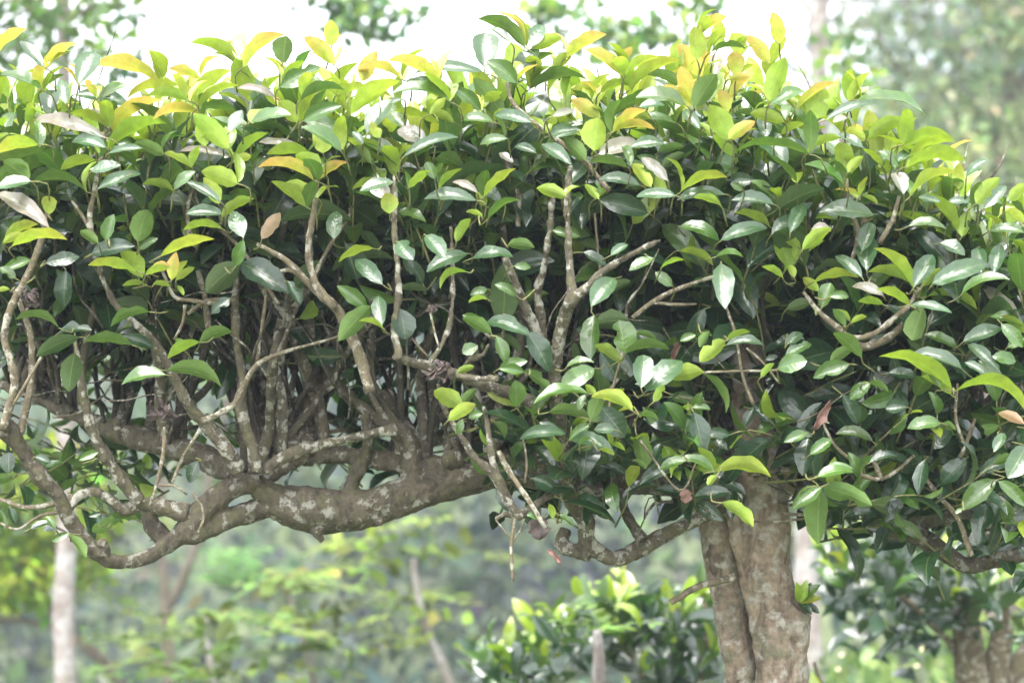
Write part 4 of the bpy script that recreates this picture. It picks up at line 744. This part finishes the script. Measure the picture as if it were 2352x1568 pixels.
dead_leaf(1232, 1185, 4.6, 0.034, 0.15, 0.6, M_DEAD, 'grey brown crumpled dead leaf hanging at the lower end of the bare slanting twig', 0.95)
dead_leaf(1258, 1262, 4.58, 0.028, 0.75, 1.7, M_DEADRED, 'small curled russet dead leaf dangling freely, lowest of the dead leaves', 0.5, 0.5)
dead_leaf(1905, 920, 4.62, 0.05, -0.5, 1.5, M_DEADRED, 'long curled reddish dead leaf right of the trunk above the hanging green cluster', 0.4, 0.4)
dead_leaf(1572, 1122, 4.62, 0.022, 0.1, 0.8, M_DEADRED, 'pinkish brown crumpled dead leaf beside the trunk, left of its fork', 0.95, 0.3)
dead_leaf(1555, 785, 4.75, 0.03, -0.2, 0.9, M_DEADRED, 'brown dead leaf among dark leaves above the paired pale leaves', 0.7, 0.6)
dead_leaf(378, 1000, 4.72, 0.024, -0.1, 0.9, M_DEAD, 'purplish dead leaf hanging below a dark withered bundle at left', 0.6, 0.2)
def debris(px, py, y, n, size, label, mat):
    cen = P(px, py, y); L = Leaves()
    for i in range(n):
        a = nrm(rng.normal(0, 1, 3)); L.add(cen + rng.normal(0, size * 0.35, 3) * (1, .6, .7), a, nrm(rng.normal(0, 1, 3)), size * rng.uniform(.5, 1), rng.uniform(.3, .6), rng.uniform(.1, .3), .7, (.1, .07, .06), None, .3, .05)
    V, F, C, UV = L.geometry(6, 2)
    o = link_mesh('withered_bundle', V - cen, F, mat); o.location = cen
    sd = o.modifiers.new('thickness', 'SOLIDIFY'); sd.thickness = 0.0007
    tag(o, label, 'withered leaves', 'bundles of withered leaves')
debris(1008, 850, 4.55, 26, 0.028, 'dark ragged bundle of withered bits on the pale jutting branch', M_DEAD)
debris(375, 950, 4.72, 22, 0.03, 'dark purplish withered bundle in the bare branches at left', M_DEAD)
debris(72, 690, 4.68, 18, 0.026, 'brownish withered bundle beside the leftmost upright stem', M_DEAD)
debris(990, 708, 4.56, 12, 0.014, 'small dry seed head at the end of a thin dark twig', M_DEAD)

# ------------------------------------------------------------------ background vegetation helpers
def spray(Lv, p, d, length, leaf, n, col, tip=None, flat=0.15, wr=0.34, gap=1.0):
    """pinnate spray: leaflets in pairs along a drooping rachis"""
    d = nrm(d); side = nrm(np.cross(d, (0, 0, 1)))
    for k in range(n):
        f = (k + 0.6) / n
        q = np.array(p) + d * length * f + np.array([0, 0, -0.22 * length * f * f])
        for s in (-1, 1):
            a = nrm(side * s + d * 0.55 + np.array([0, 0, -0.18]) + rng.normal(0, .12, 3))
            Lv.add(q, a, nrm(np.array([0, 0, 1.]) + rng.normal(0, flat, 3)), leaf * rng.uniform(.75, 1.15) * (1 - 0.3 * abs(f - .5)), wr, rng.uniform(0, .1), .15, jit(col, .18), None, .3, .005)
def cloud(Lv, cen, rad, n, leaf, col, tip=None, wr=0.5, up=0.6):
    for i in range(n):
        v = rng.normal(0, 1, 3); v = v / np.linalg.norm(v) * rng.uniform(0.25, 1) ** 0.5
        q = np.array(cen) + v * np.array(rad)
        Lv.add(q, nrm(rng.normal(0, 1, 3) + (0, 0, -0.2)), nrm(rng.normal(0, 0.7, 3) + (0, 0, up)), leaf * rng.uniform(.6, 1.25), wr, rng.uniform(0, .12), .2, jit(col, .25), None, .3, .005)

# left pale trunk
def gz(x, y):                     # the ground: level behind the tea tree at right, falling to a valley at left, rising to a far hill
    s = 1 / (1 + np.exp(-(x - 0.10 * y + 1.2 + 0.0) / (0.8 + 0.06 * y)))        # 1 at right
    fall = -7.5 * np.clip((y - 6.5) / 18.0, 0, 1) ** 1.2 * (1 - s) - 2.0 * np.clip((y - 14) / 14, 0, 1) * s
    rise = 19.0 * np.clip((y - 32) / 95.0, 0, 1) ** 1.1
    return fall + rise + 0.05 * np.sin(x * 1.3) * np.cos(y * 0.9)
YA = 12.0
def tree_base(px, y): x = P(px, 0, y)[0]; return np.array([x, y, float(gz(x, y))])

b = tree_base(140, YA)
t1 = empty('shade_tree', tuple(b), 'pale slender trunk at the far left behind the tea tree, leafy crown above it', 'tree')
tt = Tubes()
zb = [[b[0], YA, b[2] - .2, .085]]
tt.add(zb + px_path([(146, 1700, 27), (150, 1568, 25), (146, 1400, 25), (152, 1240, 22), (150, 900, 20), (146, 500, 18), (146, 200, 16), (147, 0, 15), (150, -200, 13), (160, -420, 9)], YA), 14, 0.08, 0.03)
tt.build('trunk', M_PALE, t1)
lb = Tubes()
for pts in ([(150, -60, 8), (60, -160, 6), (-60, -220, 4)], [(150, -150, 8), (420, -330, 7), (640, -260, 5), (820, -90, 4), (850, 0, 2)], [(148, 60, 6), (220, 10, 5), (290, 20, 3)], [(147, 30, 6), (80, 20, 5), (0, 60, 3)], [(700, -220, 4), (760, -40, 3), (800, 50, 2)]):
    lb.add(px_path(pts, YA), 7, 0.08, 0.05)
lb.build('limb', M_BROWN, t1)
cr = Leaves(); DG = (0.055, 0.115, 0.035)
for i in range(84):
    px = rng.uniform(-140, 275); row = rng.uniform(-170, 158)
    if px > 190 and row > 90 and rng.random() < .6: continue
    cloud(cr, P(px, row, YA + rng.uniform(-.7, .9)), (.17, .2, .06), 15, 0.085, (.05, .10, .032) if rng.random() < .65 else (.12, .2, .04))
for (cx, cy, rx, ry, n) in ((800, 10, 60, 20, 10), (860, 25, 60, 22, 12), (920, 38, 36, 12, 6), (790, 60, 40, 18, 8), (850, 78, 40, 14, 6), (700, 2, 30, 8, 4), (285, 150, 24, 20, 6), (250, 70, 30, 40, 6)):
    for i in range(int(n * .75)): cloud(cr, P(cx + rng.uniform(-rx, rx) * 1.15, cy + rng.uniform(-ry, ry), YA + rng.uniform(-.3, .3)), (.12, .12, .035), 8, 0.08, (.04, .085, .03) if rng.random() < .75 else (.13, .22, .04))
cr.build('crown', M_FOL, t1, 3, 1)

# pale tree right of the middle
YB = 13.0
b = tree_base(1870, YB)
t2 = empty('shade_tree', tuple(b), 'pale smooth trunk behind the right end of the tea tree, thin branches against white sky', 'tree')
tt = Tubes()
tt.add([[b[0], YB, b[2] - .2, .13]] + px_path([(1850, 1400, 30), (1855, 1240, 28), (1868, 900, 25), (1878, 500, 22), (1882, 190, 20), (1878, 60, 23), (1882, -40, 24), (1890, -200, 18), (1900, -400, 12)], YB), 14, 0.08, 0.04)
tt.add(px_path([(1878, 40, 15), (1850, 8, 9), (1825, -20, 8), (1760, -90, 7), (1650, -120, 6), (1540, -60, 5), (1560, 20, 3), (1590, 60, 2)], YB), 8, 0.06, 0.04)
tt.build('trunk', M_PALE, t2)
lb = Tubes()
for pts in ([(1700, -110, 6), (1500, -150, 5), (1330, -40, 4), (1345, 20, 4), (1360, 80, 3), (1330, 95, 2)], [(1355, 80, 3), (1290, 65, 3), (1230, 48, 2)], [(1360, 85, 3), (1440, 95, 3), (1500, 60, 2)], [(1560, -90, 4), (1540, 0, 3), (1580, 60, 3)]):
    lb.add(px_path(pts, YB, -0.6), 7, 0.06, 0.05)
lb.build('limb', M_BROWN, t2)
for pts in ([(1880, 0, 9), (1920, -50, 7), (1960, -160, 6)], [(1880, 300, 6), (1920, 260, 4), (1950, 240, 3)]):
    lb = Tubes(); lb.add(px_path(pts, YB, -0.3), 7, 0.06, 0.05); lb.build('limb', M_PALE, t2)
cr = Leaves()
for (cx, cy, rx, ry, n) in ((1200, 12, 70, 10, 9), (1260, 35, 50, 12, 7), (1400, 55, 80, 16, 12), (1430, 100, 90, 18, 13), (1330, 20, 60, 12, 6), (1500, 75, 55, 14, 8), (1590, 15, 40, 18, 6), (1640, 5, 26, 14, 5), (1550, 95, 50, 16, 6), (1390, 125, 60, 16, 8), (1925, 120, 18, 40, 6), (1845, 200, 14, 40, 4), (1950, 200, 20, 60, 5)):
    for i in range(int(n * .5) + 1):
        px = cx + rng.uniform(-rx, rx) * 1.25; row = cy + rng.uniform(-ry, ry)
        cloud(cr, P(px, row, YB - .6 + rng.uniform(-.3, .3)), (.14, .14, .03), 9, 0.085, (.06, .12, .04) if rng.random() < .6 else (.17, .27, .05))
cr.build('crown', M_FOL, t2, 3, 1)

# dense grey green tree at upper right
YC = 21.0
b = tree_base(2280, YC)
t3 = empty('broadleaf_tree', tuple(b), 'large blurred grey green tree with dense crown filling the upper right corner', 'tree')
tt = Tubes(); tt.add([[b[0], YC, b[2] - .3, .3]] + px_path([(2290, 900, 40), (2300, 500, 32), (2320, 200, 24), (2330, -100, 14)], YC), 12, 0.15, 0.05)
tt.build('trunk', M_BROWN, t3)
lb = Tubes()
for pts in ([(2300, 480, 20), (2200, 300, 12), (2080, 180, 7), (2000, 60, 4)], [(2310, 330, 18), (2180, 120, 10), (2090, 10, 6)], [(2320, 250, 16), (2420, 60, 10), (2480, -60, 6)], [(2295, 560, 16), (2140, 470, 9), (2040, 400, 5)]):
    lb.add(px_path(pts, YC), 8, 0.12, 0.05)
lb.build('limb', M_BROWN, t3)
cr = Leaves()
for i in range(150):
    px = rng.uniform(1985, 2560); row = rng.uniform(-260, 430)
    if px < 2080 and rng.random() < .45: continue
    if (px - 2080) + (row - 300) * -0.2 < 0 and row > 330: continue
    cc = [(.15, .20, .12), (.20, .25, .14), (.13, .17, .11), (.26, .30, .16)][rng.integers(0, 4)]
    cloud(cr, P(px, row, YC + rng.uniform(-2, 1.6)), (.42, .4, .26), 52, 0.15, cc)
cr.build('crown', M_FOL, t3, 2, 1)

# yellow green leaning tree at the lower left
YD = 13.2
b = tree_base(420, YD)
t4 = empty('leaning_tree', tuple(b), 'thin leaning brown stem at lower left carrying layers of yellow green leaves', 'tree')
tt = Tubes()
tt.add([[b[0], YD + .3, b[2] - .2, .06]] + px_path([(330, 1680, 16), (270, 1568, 15), (230, 1510, 14), (190, 1478, 12), (140, 1430, 10), (90, 1360, 9), (40, 1290, 8), (-40, 1200, 6)], YD + .3), 10, 0.06, 0.04)
tt.add(px_path([(205, 1490, 8), (120, 1440, 7), (40, 1425, 6), (-60, 1420, 5)], YD + .3), 8, 0.06, 0.04)
tt.build('trunk', M_BROWN, t4)
cr = Leaves()
YG = (0.19, 0.26, 0.022)
for i in range(150):
    px = rng.uniform(-130, 215); row = rng.uniform(1030, 1400)
    if px > 80 and row > 1330: continue
    cloud(cr, P(px, row, YD + rng.uniform(-.3, .9)), (.22, .2, .045), 17, 0.10, YG if rng.random() < .72 else (.09, .17, .03), up=1.2)
for (cx, cy) in ((260, 1200), (300, 1215), (215, 1150), (235, 1390), (195, 1350), (220, 1260), (250, 1120), (180, 1080), (195, 1440), (330, 1190)):
    for i in range(4):
        spray(cr, P(cx + rng.normal(0, 18), cy + rng.normal(0, 10), YD), (1, rng.normal(0, .5), .05), 0.26, 0.07, 6, YG if rng.random() < .6 else (.12, .22, .03), wr=0.42)
cr.build('crown', M_FOL, t4, 3, 1)

# slender forked tree
YE = 15.0
b = tree_base(388, YE)
t5 = empty('forked_tree', tuple(b), 'slender grey tree forking in two, behind the looping branch at lower left', 'tree')
tt = Tubes()
tt.add([[b[0], YE, b[2] - .2, .09]] + px_path([(390, 1680, 18), (388, 1568, 16), (384, 1450, 15), (380, 1390, 15), (375, 1290, 9), (372, 1150, 8), (380, 1000, 7), (390, 850, 5), (380, 650, 4)], YE), 10, 0.08, 0.04)
tt.add(px_path([(382, 1400, 12), (415, 1340, 11), (440, 1280, 11), (452, 1230, 10), (470, 1150, 9), (500, 1000, 8), (540, 850, 6), (560, 650, 4)], YE), 10, 0.08, 0.04)
tt.build('trunk', M_BROWN, t5)
cr = Leaves()
for i in range(34): spray(cr, P(rng.uniform(300, 620), rng.uniform(600, 1000), YE + rng.uniform(-1, 1)), (rng.normal(0, 1), rng.normal(0, 1), .1), .4, .09, 7, (.14, .25, .05))
for i in range(26): spray(cr, P(rng.uniform(430, 520), rng.uniform(1270, 1340), YE + rng.uniform(-.2, .5)), (1, rng.normal(0, .5), .3), .35, .09, 7, (.16, .32, .08))
cr.build('crown', M_FOL, t5, 3, 1)

# saplings with horizontal yellow green leaf layers
def sapling(px, y, stem, layers, label, col=(0.105, 0.16, 0.03), per=5):
    b = tree_base(px, y)
    o = empty('sapling', tuple(b), label, 'tree', 'saplings on the slope behind the tea tree')
    t = Tubes(); t.add([[b[0], y, b[2] - .1, .045]] + px_path(stem, y), 8, .06, .05); t.build('stem', M_PALE, o)
    Lv = Leaves()
    for (cx, cy, rx, ry, n) in layers:
        for i in range(max(2, n * per // 11)):
            cc = col if rng.random() < .6 else tuple(x * .5 for x in col); q = P(cx + rng.uniform(-rx, rx) * .8, cy + rng.uniform(-ry, ry) * 1.5, y + rng.uniform(-.4, .4))
            if i % 3: spray(Lv, q, (rng.choice([-1, 1]), rng.normal(0, .7), .12), .42, .12, 7, cc, wr=.45)
            else: cloud(Lv, q, (.16, .15, .03), 7, .11, cc, up=1.2)
    Lv.build('crown', M_FOL, o, 3, 1)
sapling(470, 10.0, [(520, 1750, 12), (500, 1650, 10), (480, 1500, 8), (470, 1400, 5)], ((470, 1420, 55, 12, 8), (520, 1465, 70, 14, 8), (420, 1450, 30, 12, 4), (310, 1520, 40, 20, 6), (450, 1540, 60, 20, 8), (520, 1545, 40, 15, 5), (480, 1390, 20, 20, 4)), 'bright lime green sapling low in the left foreground gap')
sapling(640, 11.0, [(760, 1800, 12), (740, 1650, 10), (700, 1480, 8), (650, 1340, 5)], ((590, 1345, 60, 8, 8), (690, 1355, 50, 8, 7), (640, 1310, 25, 20, 5), (720, 1400, 60, 10, 8), (770, 1370, 40, 20, 6), (640, 1425, 60, 10, 7), (760, 1465, 50, 10, 7), (680, 1490, 40, 12, 5), (650, 1545, 50, 15, 6)), 'leafy sapling with flat yellow green layers below the drooping thick limb')
sapling(900, 12.0, [(1040, 1700, 14), (1030, 1568, 13), (1002, 1500, 12), (978, 1440, 9), (955, 1340, 8), (950, 1280, 5)], ((850, 1255, 50, 10, 7), (830, 1310, 40, 10, 6), (930, 1240, 30, 10, 4), (940, 1370, 50, 10, 7), (1000, 1430, 40, 12, 6), (1020, 1480, 40, 12, 5), (960, 1460, 40, 10, 5), (1040, 1210, 22, 40, 7), (900, 1300, 50, 10, 5)), 'sapling with pale stem leaning left, between the thick limb and the low tea bush', (0.16, 0.22, 0.035))
sapling(250, 13.0, [(250, 1800, 12), (240, 1600, 9), (230, 1540, 5)], ((240, 1560, 70, 12, 8), (200, 1600, 70, 12, 7)), 'low green sapling at the bottom beside the pale left trunk', (0.10, 0.19, 0.04))

# ---- tea bushes behind
def tea_bush(name, y, px0, stems_, blobs, label, size=0.105, n=5):
    b = tree_base(px0, y)
    o = empty(name, tuple(b), label, 'tea bush', 'low tea bushes behind the tea tree')
    t = Tubes()
    for s in stems_: t.add([[P(s[0][0], 0, y)[0], y + (s[0][3] - y if len(s[0]) > 3 else 0), b[2] - .1, s[0][2] * K * y * 1.15]] + px_path(s, y), 10, .03, .08)
    t.build('trunk', M_TWIG, o)
    A, B = Leaves(), Leaves(); global stems
    for (cx, cy, rx, ry, num, youth) in blobs:
        for i in range(num):
            v = rng.uniform(-1, 1, 2); p = P(cx + v[0] * rx, cy + v[1] * ry, y + rng.uniform(-.4, .4))
            shoot(p, (v[0] * .6, -0.3 + rng.normal(0, .3), .9), rng.uniform(youth - .25, youth + .2) - 0.3 * (v[1] > 0.2), rng.integers(3, 6), size, A, B, False)
    A.build('crown', M_LEAF2, o, 5, 1); B.build('young_leaves', M_LEAF2, o, 5, 1)
YT = 7.6
tea_bush('tea_bush', YT, 1480,
    [[(1500, 1640, 14), (1480, 1560, 12), (1440, 1480, 8), (1400, 1400, 5)], [(1590, 1650, 14), (1600, 1560, 12), (1620, 1480, 8), (1620, 1380, 5)], [(1470, 1700, 14), (1500, 1600, 10), (1540, 1470, 7), (1560, 1380, 5)]],
    [(1430, 1396, 100, 28, 18, .55), (1540, 1384, 105, 36, 22, .6), (1340, 1440, 80, 30, 14, .5), (1510, 1450, 110, 44, 18, .45), (1250, 1460, 60, 30, 10, .6), (1180, 1510, 90, 32, 13, .6), (1240, 1530, 70, 30, 9, .4), (1590, 1500, 70, 60, 22, .4), (1540, 1540, 60, 20, 7, .6), (1160, 1540, 70, 16, 8, .3)],
    'round low tea bush with bright shiny leaves, just left of the thick trunk', 0.12)
tea_bush('tea_bush', YT + 0.1, 2250,
    [[(2235, 1700, 40), (2240, 1568, 36), (2228, 1480, 34), (2222, 1420, 28), (2215, 1370, 14)], [(2270, 1720, 36), (2285, 1568, 32), (2300, 1480, 24), (2310, 1390, 12), (2300, 1310, 8)], [(2310, 1740, 36), (2325, 1600, 30), (2352, 1510, 26), (2420, 1420, 12)], [(2210, 1700, 10), (2205, 1560, 12), (2200, 1450, 12), (2190, 1390, 9)],
     [(2200, 1640, 8), (2195, 1500, 9), (2150, 1445, 7), (2110, 1400, 7), (2060, 1360, 6), (2010, 1320, 4)]],
    [(1950, 1270, 70, 40, 14, .5), (2080, 1280, 110, 40, 18, .35), (1980, 1350, 80, 40, 14, .05), (2150, 1360, 120, 38, 17, .3), (2270, 1335, 100, 45, 16, .3), (2200, 1300, 120, 40, 14, .5), (2080, 1225, 90, 25, 8, .65), (2420, 1380, 80, 80, 20, .3), (2050, 1430, 60, 30, 5, .2)],
    'dark spreading tea bush with several brown stems at the lower right edge')
tea_bush('tea_bush', 6.6, 1880, [[(1900, 1800, 8), (1890, 1600, 6), (1870, 1520, 4)]],
    [(1440, 1640, 60, 50, 10, .7), (1880, 1640, 40, 40, 6, .7)], 'small bright young tea plant at the bottom edge beside the trunk')
# leafy sprout on the burl is part of the tree
Lp = Leaves()
for a_, L_, cd in (((-.2, -.4, 1), .05, 'l'), ((.3, -.3, 1), .055, 'y'), ((.8, -.2, .7), .06, 'g'), ((.9, -.3, .2), .05, 'l'), ((.6, .2, .9), .05, 'g'), ((.3, -.4, -.3), .045, 'd'), ((.9, 0, -.5), .05, 'd')):
    Lp.add(P(1836, 1382, 5.05), nrm(a_), nrm((0, -.8, .6)), L_, .4, .1, .25, jit(PAL[cd]))
Lp.build('sprout', M_LEAF, trunk, 7, 2)

# slim pale posts / stems behind the bush
b = tree_base(1376, 7.1)
pt = empty('sapling', tuple(b), 'short pale bare stem at the front of the low tea bush', 'tree', 'saplings on the slope behind the tea tree')
tt = Tubes(); tt.add([[b[0], 7.1, b[2] - .1, .06]] + px_path([(1375, 1640, 17), (1374, 1568, 16), (1376, 1510, 15), (1374, 1470, 13), (1370, 1445, 8)], 7.1), 10, .06, .03); tt.build('stem', M_PALE, pt)
Lv = Leaves()
for i in range(6): spray(Lv, P(1372 + rng.normal(0, 12), 1450 + rng.normal(0, 10), 7.1), (rng.normal(0, 1), rng.normal(0, 1), .4), .2, .07, 5, (.15, .26, .05))
Lv.build('crown', M_FOL, pt, 3, 1)

# ------------------------------------------------------------------ ground, weeds, hillside, wood
gx = np.concatenate([np.linspace(-220, -30, 24), np.linspace(-28, 28, 80), np.linspace(30, 220, 24)])
gy = np.concatenate([np.linspace(-30, 3, 8), np.linspace(3.5, 40, 90), np.linspace(42, 300, 60)])
GX, GY = np.meshgrid(gx, gy, indexing='ij')
V = np.stack([GX, GY, gz(GX, GY)], -1).reshape(-1, 3); ny = len(gy)
i = np.arange(len(gx) - 1)[:, None] * ny; j = np.arange(ny - 1)[None]
F = np.stack([i + j, i + ny + j, i + ny + j + 1, i + j + 1], -1).reshape(-1, 4)
tag(link_mesh('ground', V, F, M_GROUND), kind='structure')

wd = Leaves()
for i in range(5200):
    y = 8.2 + 16 * rng.random() ** 1.3; px = rng.uniform(1000, 2500); x = P(px, 0, y)[0]
    z = gz(x, y)
    h = rng.uniform(0, .38) * (1 if y > 9 else .5)
    cc = [(.08, .14, .03), (.12, .18, .045), (.05, .10, .03), (.15, .20, .07)][rng.integers(0, 4)]
    wd.add((x, y, z + h), nrm(rng.normal(0, 1, 3) + (0, 0, .6)), nrm(rng.normal(0, .6, 3) + (0, -.3, 1)), rng.uniform(.06, .15), rng.uniform(.25, .6), .08, .2, jit(cc, .2), None, .2, .01)
for i in range(1500):
    y = rng.uniform(3.5, 9.5); x = rng.uniform(-3, 3)
    wd.add((x, y, gz(x, y) + rng.uniform(0, .12)), nrm(rng.normal(0, 1, 3) + (0, 0, .8)), nrm(rng.normal(0, .6, 3) + (0, 0, 1)), rng.uniform(.06, .13), rng.uniform(.2, .5), .08, .2, jit((.11, .2, .04), .2))
tag(wd.build('weeds', M_FOL, None, 3, 1), 'low leafy green weeds covering the ground behind the trunk at lower right', 'weeds', None, 'stuff')

m_w = plain('petal_white', (.72, .72, .68), (.82, .82, .78), 30); m_yc = plain('flower_centre', (.6, .4, .03), (.7, .5, .05), 30)
for (px, py, y, lab) in ((1933, 1503, 9.6, 'white weed flower with orange centre, nearest to the thick trunk'), (2118, 1490, 9.4, 'white weed flower under the dark tea bush at lower right, farthest from the trunk'), (1925, 1536, 9.6, 'pale weed flower near the bottom edge just right of the trunk'), (2106, 1528, 9.4, 'small cream weed flower lowest under the dark tea bush')):
    p = P(px, py, y); o = empty('weed_flower', tuple(p), lab, 'flower', 'white flowers in the weeds')
    pl = Leaves()
    for k in range(6):
        a = k * 1.047; pl.add(p, (math.cos(a), -.25, math.sin(a)), (0, -1, .4), .009, .7, .05, .1, (.8, .8, .78), None, .6)
    pl.build('petals', m_w, o, 4, 1)
    ct = Tubes(); ct.add([[p[0], y - .001, p[2], .005], [p[0], y - .006, p[2] + .001, .004]], 8, .003, .02); ct.build('flower_centre', m_yc, o)
    st = Tubes(); st.add([[p[0] + .02, y + .02, float(gz(p[0], y)), .002], [p[0] + .01, y + .02, p[2] - .2, .002], [p[0], y + .004, p[2], .0015]], 5, .05, .02); st.build('stem', M_TWIG, o)

wood = Leaves()
for i in range(250):
    y = 24 + 95 * rng.random() ** 1.15
    x = rng.uniform(-0.33, 0.33) * y * 1.15
    z = float(gz(x, y)); s = rng.uniform(1.5, 3.2) * (1 + y / 160)
    if x < 0.15 * y: s = min(s, (0.085 * y + CAMZ - z) / 2.9)
    if s < .8: continue
    pal = [(.019, .032, .028), (.030, .048, .038), (.046, .070, .048), (.07, .105, .058), (.028, .031, .046), (.10, .135, .07)][rng.choice(6, p=[.27, .25, .18, .11, .13, .06])]  # leaf colours with the blue of distant haze and shadow mixed in
    for k in range(rng.integers(4, 8)):
        cen = (x + rng.normal(0, s * .5), y + rng.normal(0, s * .5), z + s * rng.uniform(.4, 2.0))
        cloud(wood, cen, (s * .55, s * .5, s * .38), 46, 0.26 + .0035 * y, jit(pal, .2))
tag(wood.build('wood', M_FOL, None, 2, 1), 'distant hazy wood on the hillside, a single blurred mass of haze tinted blue green foliage', 'wood', None, 'stuff')

# ------------------------------------------------------------------ damp hazy air
me = bpy.data.meshes.new('haze')
X0, X1, Y0, Y1, Z0, Z1 = -230, 230, -32, 305, -14, 34
vs = [(x, y, z) for x in (X0, X1) for y in (Y0, Y1) for z in (Z0, Z1)]
me.from_pydata(vs, [], [(0, 1, 3, 2), (4, 6, 7, 5), (0, 4, 5, 1), (2, 3, 7, 6), (0, 2, 6, 4), (1, 5, 7, 3)])
hz = bpy.data.objects.new('haze', me); COL.objects.link(hz)
m, N, L = newmat('haze_air'); o = N.new('ShaderNodeOutputMaterial'); pv = N.new('ShaderNodeVolumePrincipled')
pv.inputs['Color'].default_value = (0.80, 0.87, 1.0, 1); pv.inputs['Density'].default_value = 0.0027; pv.inputs['Anisotropy'].default_value = 0.3
L.new(pv.outputs[0], o.inputs['Volume']); me.materials.append(m)
tag(hz, 'thin pale damp haze in the air over the whole scene', 'haze', None, 'stuff')
